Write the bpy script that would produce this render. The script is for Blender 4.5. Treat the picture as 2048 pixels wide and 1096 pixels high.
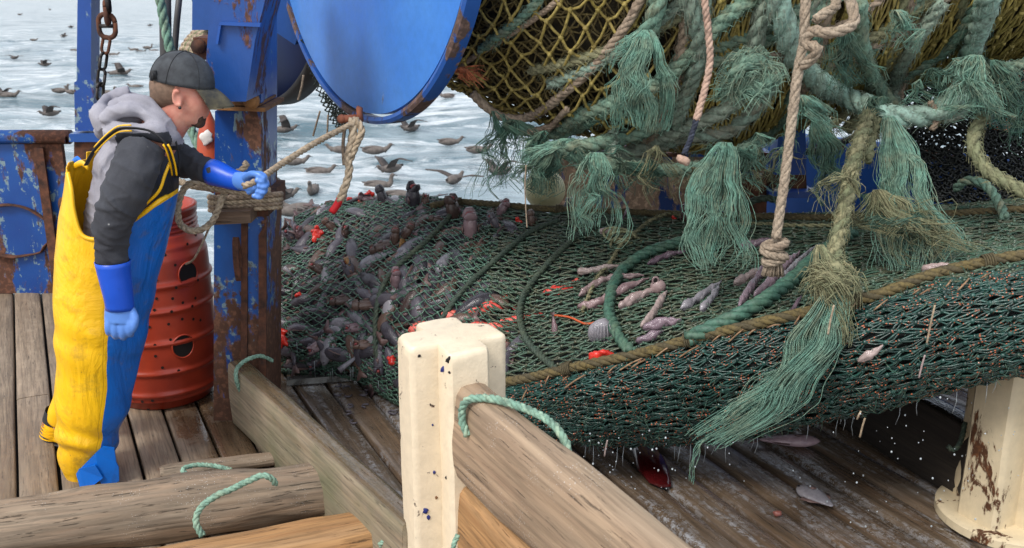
import bpy, math, random
from mathutils import Vector, Matrix, noise
from mathutils.bvhtree import BVHTree
for _o in list(bpy.data.objects): bpy.data.objects.remove(_o)
rnd = random.Random(7)
scene = bpy.context.scene
COL = scene.collection
PI = math.pi
# ---------------- camera ----------------
HC = 2.0; FPX = 2000.0
TH = math.atan(608/2000.0)
cam = bpy.data.cameras.new('camera'); camo = bpy.data.objects.new('camera', cam); COL.objects.link(camo)
camo.location = (0, 0, HC); camo.rotation_euler = (PI/2-TH, 0, 0)
cam.sensor_width = 36; cam.lens = 36*FPX/2048; cam.clip_start = .05; cam.clip_end = 6000
cam.dof.use_dof = True; cam.dof.focus_distance = 4.1; cam.dof.aperture_fstop = 6.3
scene.camera = camo
scene.render.resolution_x = 1024; scene.render.resolution_y = 548
# ---------------- world: bright overcast ----------------
SUN_EL = math.radians(50); SUN_AZ = math.radians(-142)
w = bpy.data.worlds.new('World'); scene.world = w; w.use_nodes = True
wn = w.node_tree; wn.nodes.clear()
sky = wn.nodes.new('ShaderNodeTexSky'); sky.sky_type = 'NISHITA'; sky.sun_disc = False
sky.sun_elevation = SUN_EL; sky.sun_rotation = SUN_AZ; sky.air_density = 1.0; sky.dust_density = 4.0
bg1 = wn.nodes.new('ShaderNodeBackground'); bg1.inputs[1].default_value = .06
bg2 = wn.nodes.new('ShaderNodeBackground'); bg2.inputs[1].default_value = 1.0
tcw = wn.nodes.new('ShaderNodeTexCoord'); sep = wn.nodes.new('ShaderNodeSeparateXYZ')
rampw = wn.nodes.new('ShaderNodeValToRGB')
rampw.color_ramp.elements[0].position = .48; rampw.color_ramp.elements[0].color = (.84, .88, .92, 1)
rampw.color_ramp.elements[1].position = .9; rampw.color_ramp.elements[1].color = (.80, .84, .90, 1)
mr = wn.nodes.new('ShaderNodeMapRange'); mr.inputs[1].default_value = -1; mr.inputs[2].default_value = 1
nzw = wn.nodes.new('ShaderNodeTexNoise'); nzw.inputs['Scale'].default_value = 3.0; nzw.inputs['Detail'].default_value = 5
mulw = wn.nodes.new('ShaderNodeMixRGB'); mulw.blend_type = 'MULTIPLY'; mulw.inputs[0].default_value = .55
rw2 = wn.nodes.new('ShaderNodeValToRGB'); rw2.color_ramp.elements[0].position = .3; rw2.color_ramp.elements[0].color = (.55, .6, .66, 1)
rw2.color_ramp.elements[1].position = .65; rw2.color_ramp.elements[1].color = (1, 1, 1, 1)
addw = wn.nodes.new('ShaderNodeAddShader'); outw = wn.nodes.new('ShaderNodeOutputWorld')
L = wn.links.new
L(tcw.outputs['Generated'], sep.inputs[0]); L(sep.outputs[2], mr.inputs[0]); L(mr.outputs[0], rampw.inputs[0])
L(tcw.outputs['Generated'], nzw.inputs[0]); L(nzw.outputs[0], rw2.inputs[0])
mry = wn.nodes.new('ShaderNodeMapRange'); mry.inputs[1].default_value = -.6; mry.inputs[2].default_value = .7; mry.inputs[3].default_value = 1.12; mry.inputs[4].default_value = .84
L(sep.outputs[1], mry.inputs[0]); L(mry.outputs[0], bg2.inputs[1])
L(rampw.outputs[0], mulw.inputs[1]); L(rw2.outputs[0], mulw.inputs[2]); L(mulw.outputs[0], bg2.inputs[0])
L(sky.outputs[0], bg1.inputs[0]); L(bg1.outputs[0], addw.inputs[0]); L(bg2.outputs[0], addw.inputs[1]); L(addw.outputs[0], outw.inputs[0])
sl = bpy.data.lights.new('sun', 'SUN'); sl.energy = 2.0; sl.angle = math.radians(16); sl.color = (1, .97, .92)
so = bpy.data.objects.new('sun', sl); COL.objects.link(so)
sdir = Vector((math.sin(SUN_AZ)*math.cos(SUN_EL), math.cos(SUN_AZ)*math.cos(SUN_EL), math.sin(SUN_EL)))
so.rotation_euler = (sdir).to_track_quat('Z', 'Y').to_euler(); so.location = (0, 0, 8)
vs = scene.view_settings; vs.view_transform = 'Standard'; vs.look = 'None'; vs.exposure = 0.22; vs.gamma = 1; vs.use_curve_mapping = False

# ---------------- pixel helpers (photo 2048x1096) ----------------
cF = Vector((0, math.cos(TH), -math.sin(TH))); cU = Vector((0, math.sin(TH), math.cos(TH)))
C0 = Vector((0, 0, HC))
def ray(px, py): return Vector(((px-1024)/FPX, 0, 0)) + cU*((548-py)/FPX) + cF
def P(px, py, Y):
    d = ray(px, py); return C0 + d*(Y/d.y)
def G(px, py, z=0.0):
    d = ray(px, py); return C0 + d*((z-HC)/d.z)
def mpp(Y): return Y/FPX*1.05      # metres per photo pixel at depth Y

# ---------------- mesh builder ----------------
def nz(p, s=1.0, seed=0.0): return noise.noise(Vector(p)*s + Vector((seed, seed*1.7, -seed)))
class MB:
    def __init__(s): s.v = []; s.f = []; s.m = []; s.c = []
    def add(s, vs_, fs, mi=0, col=None):
        o = len(s.v); s.v.extend(tuple(p) for p in vs_)
        if col is None: col = rnd.random()
        s.c.extend([col]*len(vs_))
        for f in fs: s.f.append(tuple(i+o for i in f)); s.m.append(mi)
    def rings(s, rings, closed=True, cap=True, mi=0, col=None):
        n = len(rings[0]); vs_ = [p for r in rings for p in r]; fs = []
        for i in range(len(rings)-1):
            for j in range(n if closed else n-1):
                k = (j+1) % n
                fs.append((i*n+j, i*n+k, (i+1)*n+k, (i+1)*n+j))
        if cap:
            fs.append(tuple(range(n))[::-1]); fs.append(tuple((len(rings)-1)*n+j for j in range(n)))
        s.add(vs_, fs, mi, col)
    def tube(s, pts, r, n=6, mi=0, col=None, cap=True, flat=1.0, up=None):
        pts = [Vector(p) for p in pts]
        m = len(pts); rr = r if isinstance(r, (list, tuple)) else [r]*m
        if m < 2: return
        fr = frames(pts, up); rings = []
        for i in range(m):
            a, b = fr[i]
            rings.append([pts[i] + a*(math.cos(2*PI*k/n)*rr[i]) + b*(math.sin(2*PI*k/n)*rr[i]*flat) for k in range(n)])
        s.rings(rings, True, cap, mi, col)
    def box(s, c, h, M=None, mi=0, col=None):
        c = Vector(c); vs_ = []
        for x in (-1, 1):
            for y in (-1, 1):
                for z in (-1, 1):
                    p = Vector((x*h[0], y*h[1], z*h[2]))
                    vs_.append(c + (M @ p if M else p))
        s.add(vs_, [(0,1,3,2),(4,6,7,5),(0,4,5,1),(2,3,7,6),(0,2,6,4),(1,5,7,3)], mi, col)
    def ell(s, c, r, M=None, nu=10, nv=7, mi=0, col=None, jit=0.0):
        c = Vector(c); vs_ = []; fs = []
        r = (r, r, r) if isinstance(r, (int, float)) else r
        for i in range(1, nv):
            ph = PI*i/nv
            for j in range(nu):
                th = 2*PI*j/nu
                p = Vector((math.sin(ph)*math.cos(th)*r[0], math.sin(ph)*math.sin(th)*r[1], math.cos(ph)*r[2]))
                if jit: p *= 1+jit*nz(p*(1/max(r))+c, 2.0)
                vs_.append(c + (M @ p if M else p))
        t = Vector((0, 0, r[2])); b = Vector((0, 0, -r[2]))
        vs_ += [c + (M @ t if M else t), c + (M @ b if M else b)]
        T = len(vs_)-2
        for i in range(nv-2):
            for j in range(nu):
                k = (j+1) % nu
                fs.append((i*nu+j, (i+1)*nu+j, (i+1)*nu+k, i*nu+k))
        for j in range(nu):
            k = (j+1) % nu
            fs.append((T, j, k)); fs.append((T+1, (nv-2)*nu+k, (nv-2)*nu+j))
        s.add(vs_, fs, mi, col)
    def prism(s, poly, z0, z1, M=None, mi=0, col=None, inset=0):
        # poly list of (x,y); extruded z0..z1
        r0 = [Vector((x, y, z0)) for x, y in poly]; r1 = [Vector((x, y, z1)) for x, y in poly]
        rings = [r0, r1]
        if inset:
            cx = sum(p[0] for p in poly)/len(poly); cy = sum(p[1] for p in poly)/len(poly)
            rings = [r0, [Vector((x, y, z1-inset)) for x, y in poly],
                     [Vector((x+(cx-x)*.04, y+(cy-y)*.04, z1-inset*.3)) for x, y in poly],
                     [Vector((x+(cx-x)*.12, y+(cy-y)*.12, z1)) for x, y in poly]]
        if M: rings = [[M @ p for p in r] for r in rings]
        s.rings(rings, True, True, mi, col)
    def mesh(s, name, mats, smooth=True):
        me = bpy.data.meshes.new(name); me.from_pydata(s.v, [], s.f)
        mats = mats if isinstance(mats, (list, tuple)) else [mats]
        for m in mats: me.materials.append(m)
        me.polygons.foreach_set('material_index', s.m)
        a = me.attributes.new('rv', 'FLOAT', 'POINT'); a.data.foreach_set('value', s.c)
        me.polygons.foreach_set('use_smooth', [smooth]*len(me.polygons)); me.update()
        return me
    def build(s, name, mats, parent=None, smooth=True, origin=None, M=None, sharp=None):
        me = s.mesh(name, mats, smooth)
        if sharp is not None and smooth: me.set_sharp_from_angle(angle=math.radians(sharp))
        o = bpy.data.objects.new(name, me); COL.objects.link(o)
        if M is not None: o.matrix_world = M
        elif parent is None:
            if origin is None:
                xs = [p[0] for p in s.v]; ys = [p[1] for p in s.v]; zs = [p[2] for p in s.v]
                origin = ((min(xs)+max(xs))/2, (min(ys)+max(ys))/2, min(zs))
            me.transform(Matrix.Translation(-Vector(origin))); o.location = origin
        if parent is not None:
            o.parent = parent
            pm = parent_world(parent)
            o.matrix_parent_inverse = pm.inverted()
        return o
def parent_world(p):
    m = p.matrix_basis.copy()
    if p.parent: m = parent_world(p.parent) @ p.matrix_parent_inverse @ m
    return m
def frames(pts, up=None):
    m = len(pts); out = []
    prev = None
    for i in range(m):
        t = (pts[min(i+1, m-1)]-pts[max(i-1, 0)])
        if t.length < 1e-9: t = Vector((0, 0, 1))
        t.normalize()
        if prev is None:
            u = Vector(up) if up else (Vector((0, 0, 1)) if abs(t.z) < .9 else Vector((1, 0, 0)))
        else: u = Vector(up) if up else prev
        a = u - t*u.dot(t)
        if a.length < 1e-6: a = t.orthogonal()
        a.normalize(); b = t.cross(a); prev = a
        out.append((a, b))
    return out
def spline(pts, step):
    pts = [Vector(p) for p in pts]
    if len(pts) == 2: pts = [pts[0], (pts[0]+pts[1])/2, pts[1]]
    out = []
    n = len(pts)
    for i in range(n-1):
        p0 = pts[max(i-1, 0)]; p1 = pts[i]; p2 = pts[i+1]; p3 = pts[min(i+2, n-1)]
        k = max(1, int((p2-p1).length/step))
        for q in range(k):
            t = q/k
            out.append(.5*((2*p1)+(p2-p0)*t+(2*p0-5*p1+4*p2-p3)*t*t+(3*p1-p0-3*p2+p3)*t**3))
    out.append(pts[-1].copy())
    return out
def tag(o, label=None, cat=None, group=None, kind=None):
    if label: o['label'] = label
    if cat: o['category'] = cat
    if group: o['group'] = group
    if kind: o['kind'] = kind
    return o
def empty(name, loc, label, cat, group=None, rz=0):
    o = bpy.data.objects.new(name, None); COL.objects.link(o); o.location = loc; o.rotation_euler = (0, 0, rz)
    o.empty_display_size = .1
    return tag(o, label, cat, group)

# ---------------- rope tools ----------------
def rope_mb(mb, pts, r, strands=3, pitch=5.5, mi=0, wob=0.0, sides=6, raw=False):
    q = pts if raw else spline(pts, max(r*.9, .004))
    if wob: q = [p + Vector((nz(p, 9, 1), nz(p, 9, 5), nz(p, 9, 9)))*wob for p in q]
    fr = frames(q); L_ = 0.0; ang = []
    for i in range(len(q)):
        if i: L_ += (q[i]-q[i-1]).length
        ang.append(2*PI*L_/(pitch*r))
    cc = rnd.random()
    for k in range(strands):
        sp = []
        for i, p in enumerate(q):
            a, b = fr[i]; th = ang[i]+2*PI*k/strands
            sp.append(p + a*(math.cos(th)*r*.5) + b*(math.sin(th)*r*.5))
        mb.tube(sp, [r*(.56+.13*nz((i*.21, k*9, cc*40), 1)) for i in range(len(sp))], sides, mi, (cc+.13*k) % 1)
    return q
def fuzz(mb, q, r, n, ln=.025, hr=.0011, mi=0):
    for _ in range(n):
        i = rnd.randrange(len(q)-1); t = (q[i+1]-q[i]).normalized()
        d = Vector((rnd.gauss(0, 1), rnd.gauss(0, 1), rnd.gauss(0, 1))); d -= t*d.dot(t); d.normalize()
        p = q[i]+d*r*.85; l = ln*rnd.uniform(.4, 1.4); s_ = rnd.choice((-1, 1))
        p1 = p+d*l*.35+t*s_*l*.5; p2 = p1+d*l*.1+t*s_*l*.5+Vector((0, 0, -l*.45))
        mb.tube([p, p1, p2], [hr*1.3, hr, hr*.5], 3, mi, cap=False)
def tassel(mb, path, n, w0, w1, hr=.0016, mi=0, mess=.02, lenvar=.35, clump=6):
    base = spline(path, .02); m = len(base)
    cl = [(rnd.gauss(0, 1), rnd.gauss(0, 1), rnd.uniform(0, 100)) for _ in range(clump)]
    for _ in range(n):
        c = rnd.choice(cl); ox = c[0]*.8+rnd.gauss(0, .28); oy = c[1]*.8+rnd.gauss(0, .28); sd = c[2]+rnd.uniform(0, .55)
        end = max(3, int(m*(1-lenvar*rnd.random()**1.5))); st = int(m*.12*rnd.random())
        pts = []
        for i in range(st, end):
            t = i/(m-1); wv = (w0*.3+(w1-w0*.3)*min(1, t*1.5)**.85)*.5
            if t > .8: wv *= 1-(t-.8)*1.3
            p = base[i] + Vector((ox*wv, oy*wv*.6, 0))
            k = mess*min(1, t*2.5)*(1.35 if sd % .1 > .012 else 2.3)
            pts.append(p + Vector((nz((t*3.2, sd, 0), 1)+.18*nz((t*9, sd*3, 0), 1), nz((t*4, sd, 7), 1)*.7, nz((t*4, sd, 13), 1)*.6))*k*1.6)
        if len(pts) > 1:
            e = len(pts); mb.tube(pts, [hr*(1-.5*i/e) for i in range(e)], 3, mi, (c[2]*.01+rnd.random()*.5) % 1, cap=False)

# ---------------- material tools ----------------
def newmat(name):
    m = bpy.data.materials.new(name); m.use_nodes = True; n = m.node_tree.nodes; b = n['Principled BSDF']
    return m, m.node_tree, b
class NT:
    def __init__(s, name):
        s.m, s.t, s.b = newmat(name); s.tc = s.t.nodes.new('ShaderNodeTexCoord')
    def l(s, a, b): s.t.links.new(a, b)
    def mapping(s, scale=(1, 1, 1), rot=(0, 0, 0), loc=(0, 0, 0)):
        n = s.t.nodes.new('ShaderNodeMapping'); n.inputs['Scale'].default_value = scale
        n.inputs['Rotation'].default_value = rot; n.inputs['Location'].default_value = loc
        s.l(s.tc.outputs['Object'], n.inputs['Vector']); return n.outputs[0]
    def noise(s, scale, detail=4, rough=.55, vec=None, dist=0):
        n = s.t.nodes.new('ShaderNodeTexNoise'); n.inputs['Scale'].default_value = scale
        n.inputs['Detail'].default_value = detail; n.inputs['Roughness'].default_value = rough; n.inputs['Distortion'].default_value = dist
        s.l(vec if vec is not None else s.tc.outputs['Object'], n.inputs['Vector']); return n.outputs[0]
    def vor(s, scale, vec=None, feat='F1', out='Distance', rand=1.0):
        n = s.t.nodes.new('ShaderNodeTexVoronoi'); n.feature = feat; n.inputs['Scale'].default_value = scale
        n.inputs['Randomness'].default_value = rand
        s.l(vec if vec is not None else s.tc.outputs['Object'], n.inputs['Vector']); return n.outputs[out]
    def ramp(s, fac, stops):
        n = s.t.nodes.new('ShaderNodeValToRGB'); e = n.color_ramp.elements
        while len(e) < len(stops): e.new(.5)
        for i, (p, c) in enumerate(stops):
            e[i].position = p; e[i].color = (c, c, c, 1) if isinstance(c, (int, float)) else (*c, 1)
        s.l(fac, n.inputs[0]); return n.outputs[0]
    def mix(s, fac, a, b, mode='MIX'):
        n = s.t.nodes.new('ShaderNodeMixRGB'); n.blend_type = mode
        for i, x in enumerate((fac, a, b)):
            if isinstance(x, (int, float)): n.inputs[i].default_value = x if i == 0 else (x, x, x, 1)
            elif isinstance(x, tuple): n.inputs[i].default_value = (*x, 1)
            else: s.l(x, n.inputs[i])
        return n.outputs[0]
    def math(s, op, a, b=None):
        n = s.t.nodes.new('ShaderNodeMath'); n.operation = op
        for i, x in enumerate((a, b)):
            if x is None: continue
            if isinstance(x, (int, float)): n.inputs[i].default_value = x
            else: s.l(x, n.inputs[i])
        return n.outputs[0]
    def rv(s):
        n = s.t.nodes.new('ShaderNodeAttribute'); n.attribute_name = 'rv'; return n.outputs['Fac']
    def orand(s):
        n = s.t.nodes.new('ShaderNodeObjectInfo'); return n.outputs['Random']
    def bump(s, h, strength=.3, dist=.01, prev=None):
        n = s.t.nodes.new('ShaderNodeBump'); n.inputs['Strength'].default_value = strength; n.inputs['Distance'].default_value = dist
        s.l(h, n.inputs['Height'])
        if prev is not None: s.l(prev, n.inputs['Normal'])
        return n.outputs[0]
    def out(s, col=None, rough=None, normal=None, metal=None, spec=None, **kw):
        def put(k, v):
            if v is None: return
            if isinstance(v, (int, float)): s.b.inputs[k].default_value = v
            elif isinstance(v, tuple): s.b.inputs[k].default_value = (*v, 1)
            else: s.l(v, s.b.inputs[k])
        put('Base Color', col); put('Roughness', rough); put('Metallic', metal); put('Specular IOR Level', spec)
        if normal is not None: s.l(normal, s.b.inputs['Normal'])
        for k, v in kw.items(): put(k.replace('_', ' '), v)
        return s.m
def S(r, g, b):   # sRGB 0-255 to linear
    f = lambda c: (c/255/12.92 if c/255 <= .04045 else ((c/255+.055)/1.055)**2.4)
    return (f(r), f(g), f(b))

def m_paint(name, base, dark, rust=S(98, 62, 45), amount=.45, scale=3.0, rough=.38, under=None, streak=(1, 1, .35), zg=None):
    t = NT(name); v = t.mapping(streak)
    n1 = t.noise(scale, 8, .68, v, .6); n2 = t.noise(scale*7, 6, .6, v); n3 = t.noise(1.7, 3, .5)
    body = t.mix(t.ramp(n3, [(.3, 0.), (.75, 1.)]), base, dark)
    mot = t.ramp(t.noise(28, 5, .6), [(.35, 0.), (.7, .35)])
    body = t.mix(mot, body, tuple(c*.6 for c in base))
    rc = t.mix(n2, rust, tuple(c*.32 for c in rust)); rc = t.mix(t.ramp(t.noise(40, 4), [(.5, 0.), (.65, .55)]), rc, tuple(min(1, c*1.9) for c in rust))
    lo = 1-amount
    k = t.math('ADD', t.math('MULTIPLY', n1, .78), t.math('MULTIPLY', n2, .22))
    if zg:
        sx = t.t.nodes.new('ShaderNodeSeparateXYZ'); t.l(t.tc.outputs['Object'], sx.inputs[0])
        k = t.math('ADD', k, t.math('MULTIPLY', t.math('SUBTRACT', zg[0], sx.outputs[2]), zg[1]))
    mask = t.ramp(k, [(lo*.5+.24, 0.), (lo*.5+.27, 1.)])
    if under is not None:
        m2 = t.ramp(k, [(lo*.5+.20, 0.), (lo*.5+.215, 1.)])
        fl = t.ramp(t.noise(24, 6, .65), [(.54, 0.), (.57, .8)])
        body = t.mix(t.math('MULTIPLY', m2, fl), body, under)
    col = t.mix(mask, body, rc)
    r_ = t.mix(mask, rough, .85)
    h = t.math('ADD', t.math('MULTIPLY', mask, .6), t.math('MULTIPLY', n2, .5))
    return t.out(col, r_, t.bump(h, .5, .006))
def m_wood(name, c1, c2, c3, rough=.8, grain=1.0, bump=.6, wet=None, green=0.0, speck=.0, plank=False, painted_sheen=False):
    # grain runs along object X
    t = NT(name); v = t.mapping((1.1*grain, 16*grain, 16*grain)); v2 = t.mapping((.5, 5, 5))
    rvv = t.rv()
    cmb = t.t.nodes.new('ShaderNodeVectorMath'); cmb.operation = 'ADD'; t.l(v, cmb.inputs[0])
    mx = t.math('MULTIPLY', rvv, 37.0); t.l(mx, cmb.inputs[1]); v = cmb.outputs[0]
    n1 = t.noise(2.2, 6, .62, v, .35); n2 = t.noise(1.3, 4, .5, v2, .4); n3 = t.noise(9, 5, .6, v)
    wv = t.ramp(t.math('FRACT', t.math('MULTIPLY', t.noise(.9, 2, .5, v, .2), 7.0)), [(0., 0.), (.5, 1.), (.9, .3), (1., 0.)])
    col = t.mix(t.ramp(n1, [(.3, 0.), (.7, 1.)]), c1, c2)
    col = t.mix(t.ramp(n2, [(.45, 0.), (.75, .8)]), col, c3)
    col = t.mix(t.math('MULTIPLY', wv, .5), col, tuple(c*.5 for c in c1))
    fg = t.ramp(t.noise(5, 4, .6, t.mapping((1.0*grain, 24*grain, 24*grain))), [(.38, .9), (.52, 0.)]); col = t.mix(t.math('MULTIPLY', fg, .62), col, tuple(c*.36 for c in c1))
    crack = t.ramp(n3, [(.31, 1.), (.38, 0.)])
    col = t.mix(t.math('MULTIPLY', crack, .75), col, tuple(c*.18 for c in c1))
    if plank: col = t.mix(1.0, col, t.ramp(rvv, [(0., .72), (1., 1.1)]), 'MULTIPLY')
    if green:
        g = t.ramp(t.noise(3.0, 5, .6), [(.45, 0.), (.7, green)])
        col = t.mix(g, col, (.09, .11, .045))
    if speck:
        sp = t.ramp(t.vor(120), [(.10, speck), (.22, 0.)]); ms = t.ramp(t.noise(7, 3), [(.5, 0.), (.62, 1.)])
        col = t.mix(t.math('MULTIPLY', sp, ms), col, (.62, .6, .58))
    h = t.math('ADD', t.math('MULTIPLY', n1, .6), t.math('ADD', t.math('MULTIPLY', wv, .25), t.math('MULTIPLY', crack, -.8)))
    r_ = rough
    if wet is not None:
        wm = wet(t)
        col = t.mix(wm, col, t.mix(1.0, col, (.58, .50, .42), 'MULTIPLY'))
        r_ = t.mix(wm, rough, t.ramp(t.noise(6, 5, .65), [(.38, .04), (.62, .26)]))
        if painted_sheen:
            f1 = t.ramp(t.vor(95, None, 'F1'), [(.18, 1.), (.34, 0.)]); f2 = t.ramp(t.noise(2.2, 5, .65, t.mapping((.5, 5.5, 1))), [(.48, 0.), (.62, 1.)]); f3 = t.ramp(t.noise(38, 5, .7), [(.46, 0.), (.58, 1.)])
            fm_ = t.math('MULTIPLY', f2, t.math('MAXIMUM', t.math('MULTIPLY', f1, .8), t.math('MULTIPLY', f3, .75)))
            col = t.mix(fm_, col, S(164, 166, 170))  # sky reflection on the wet planks painted in as pale grey streaks
        nb = t.bump(t.math('MULTIPLY', h, t.mix(wm, 1.0, .45)), bump, .006)
        drops = t.ramp(t.noise(55, 3, .6), [(.45, 0.), (.6, 1.)])
        nb = t.bump(t.math('MULTIPLY', drops, wm), .22, .003, nb)
        return t.out(col, r_, nb, None, t.mix(wm, .5, .9))
    return t.out(col, r_, t.bump(h, bump, .008))
def m_rope(name, c1, c2, c3, rough=.9, fleck=None, fscale=60, bump=.5):
    t = NT(name); n1 = t.noise(14, 5, .6); n2 = t.noise(fscale, 4, .6)
    col = t.mix(t.ramp(n1, [(.35, 0.), (.65, 1.)]), c1, c2)
    col = t.mix(t.ramp(t.rv(), [(0., 0.), (1., .8)]), col, c3)
    col = t.mix(t.ramp(n2, [(.42, 0.), (.68, .85)]), col, tuple(c*.3 for c in c1))
    if fleck is not None:
        f = t.ramp(t.vor(100), [(.26, 1.), (.32, 0.)]); g = t.ramp(t.noise(22, 2), [(.46, 0.), (.55, 1.)])
        col = t.mix(t.math('MULTIPLY', f, g), col, fleck)
    return t.out(col, rough, t.bump(n2, bump, .003))
def m_plain(name, col, rough=.5, var=.25, scale=8, metal=0, bump=.15, sss=0, col2=None, spec=None, bscale=30):
    t = NT(name); n1 = t.noise(scale, 5, .6)
    c2 = col2 if col2 is not None else tuple(c*(1-var) for c in col)
    c = t.mix(t.ramp(n1, [(.35, 0.), (.68, 1.)]), col, c2)
    kw = {}
    if sss: kw = dict(Subsurface_Weight=sss)
    return t.out(c, rough, t.bump(t.noise(bscale, 4), bump, .004), metal, spec, **kw)

def remesh(parts_mb, name, mats, voxel, parent, smooth=6, disp=None, assign=None, keep=None):
    me = parts_mb.mesh(name+'_tmp', mats); o = bpy.data.objects.new(name+'_tmp', me); COL.objects.link(o)
    md = o.modifiers.new('r', 'REMESH'); md.mode = 'VOXEL'; md.voxel_size = voxel; md.use_smooth_shade = True
    sm = o.modifiers.new('s', 'SMOOTH'); sm.factor = .5; sm.iterations = smooth
    dg = bpy.context.evaluated_depsgraph_get(); ev = o.evaluated_get(dg); m2 = bpy.data.meshes.new_from_object(ev)
    bpy.data.objects.remove(o); bpy.data.meshes.remove(me)
    m2.name = name
    m2.materials.clear()
    for m in (mats if isinstance(mats, (list, tuple)) else [mats]): m2.materials.append(m)
    if disp:
        no = [v.normal.copy() for v in m2.vertices]
        for v, n_ in zip(m2.vertices, no): v.co = disp(v.co.copy(), n_)
    if assign:
        for p in m2.polygons: p.material_index = assign(p.center)
    m2.polygons.foreach_set('use_smooth', [True]*len(m2.polygons))
    if keep:
        import bmesh
        bm = bmesh.new(); bm.from_mesh(m2)
        bmesh.ops.delete(bm, geom=[f for f in bm.faces if not keep(f.calc_center_median(), f.normal)], context='FACES')
        bm.to_mesh(m2); bm.free()
    m2.update()
    ob = bpy.data.objects.new(name, m2); COL.objects.link(ob)
    if parent is not None:
        ob.parent = parent; ob.matrix_parent_inverse = parent_world(parent).inverted()
    return ob
# ================= MATERIALS =================
BLUE = S(28, 90, 166); BLUED = S(12, 50, 120); PEEL = S(128, 150, 150)
M_blue = m_paint('blue_paint', S(20,80,162), BLUED, amount=.30, under=PEEL)
M_bluerust = m_paint('blue_paint_rusty', BLUE, BLUED, amount=.47, under=PEEL, scale=2.6)
M_rusty = m_paint('rusty_steel', BLUE, BLUED, rust=S(196, 164, 138), amount=.60, scale=5.0)
M_post = m_paint('post_paint_rusty', BLUE, BLUED, rust=S(104, 70, 52), amount=.40, under=PEEL, scale=3.2, streak=(1, 1, .45), zg=(1.2, .17))
M_blueclean = m_paint('blue_paint_clean', S(20, 78, 152), S(12, 52, 108), amount=.30, rough=.4)
M_disc = m_paint('blue_paint_scuffed', S(84, 142, 214), S(56, 116, 205), rust=S(136, 150, 178), amount=.25, scale=1.6, rough=.28, streak=(1.6, .5, 1))
M_rustrim = m_paint('worn_rim', S(44, 96, 176), S(30, 72, 140), rust=S(108, 86, 78), amount=.47, scale=6)
M_ochre = m_plain('ochre_rust', S(150, 105, 60), .85, scale=14, col2=S(95, 62, 38), bump=.5)
M_rust = m_plain('rust', S(104, 64, 44), .9, scale=18, col2=S(50, 32, 25), bump=.7)
M_steel = m_plain('dark_steel', S(62, 58, 56), .5, scale=12, col2=S(30, 28, 28), metal=.6, bump=.4)
M_black = m_plain('black_rubber', S(26, 26, 28), .55)
M_galv = m_plain('wet_aluminium', S(165, 165, 160), .25, metal=.8, scale=20)
M_cream = m_paint('cream_paint', S(232, 216, 188), S(222, 204, 176), rust=S(70, 45, 35), amount=.265, scale=15, rough=.42, streak=(1, 1, 1))
M_creamr = m_paint('cream_paint_rusty', S(216, 200, 168), S(196, 178, 146), rust=S(96, 58, 30), amount=.36, scale=8, rough=.4)
M_navy = m_plain('navy_paint_spot', S(30, 40, 110), .5)
M_barrel = m_plain('red_oxide_paint', S(164, 58, 36), .34, scale=5, col2=S(134, 44, 28), bump=.12)
M_hole = m_plain('dark_interior', S(22, 14, 12), .9)
M_orange = m_plain('orange_buoy', S(188, 82, 48), .45, scale=5, col2=S(150, 60, 38))
M_white = m_plain('white_patch', S(225, 220, 212), .6)
def wet_deck(t):
    # the fish pen and the foot of the big post are wet; the rest of the deck is dry
    v = t.tc.outputs['Object']; sx = t.t.nodes.new('ShaderNodeSeparateXYZ'); t.l(v, sx.inputs[0])
    n = t.noise(3.6, 6, .65); nn = t.math('MULTIPLY', t.math('SUBTRACT', n, .5), 1.1)
    q = t.math('ADD', sx.outputs[1], nn)
    n2 = t.ramp(t.noise(16, 5, .7), [(.42, 0.), (.5, .25)])
    return t.math('ADD', t.ramp(t.math('ADD', q, 1.0), [(.40, 1.), (.60, 0.)]), n2)
M_deck = m_wood('weathered_deck', S(158, 140, 118), S(124, 104, 84), S(178, 162, 142), wet=wet_deck, plank=True, bump=.45)
def wet_all(t):
    return t.ramp(t.noise(3, 5, .6), [(.30, .55), (.55, 1.)])
M_wetdeck = m_wood('wet_pen_deck', S(150, 138, 124), S(110, 96, 84), S(146, 122, 100), wet=wet_all, plank=True, bump=.5, painted_sheen=True)
M_timber = m_wood('weathered_timber', S(150, 134, 114), S(108, 90, 74), S(164, 134, 106), speck=.7, grain=.8, bump=.8)
M_timberor = m_wood('fresh_timber', S(186, 142, 92), S(140, 98, 60), S(170, 150, 120), grain=.8, bump=.7)
M_board = m_wood('grey_brown_board', S(176, 150, 122), S(138, 112, 90), S(158, 148, 128), speck=.8, grain=.6, bump=.7)
M_pen = m_wood('mossy_board', S(138, 120, 98), S(110, 84, 60), S(120, 110, 84), green=.55, grain=.9, bump=.6)
def wet_top(t):
    g = t.t.nodes.new('ShaderNodeNewGeometry'); sx = t.t.nodes.new('ShaderNodeSeparateXYZ'); t.l(g.outputs['Normal'], sx.inputs[0])
    return t.ramp(sx.outputs[2], [(.55, 0.), (.9, 1.)])
M_pen2 = m_wood('mossy_wet_board', S(160, 146, 124), S(132, 112, 88), S(140, 132, 104), green=.5, grain=.9, wet=wet_top)
M_darkwood = m_wood('dark_wet_wood', S(52, 44, 38), S(32, 26, 22), S(64, 56, 46), wet=wet_top)

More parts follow.
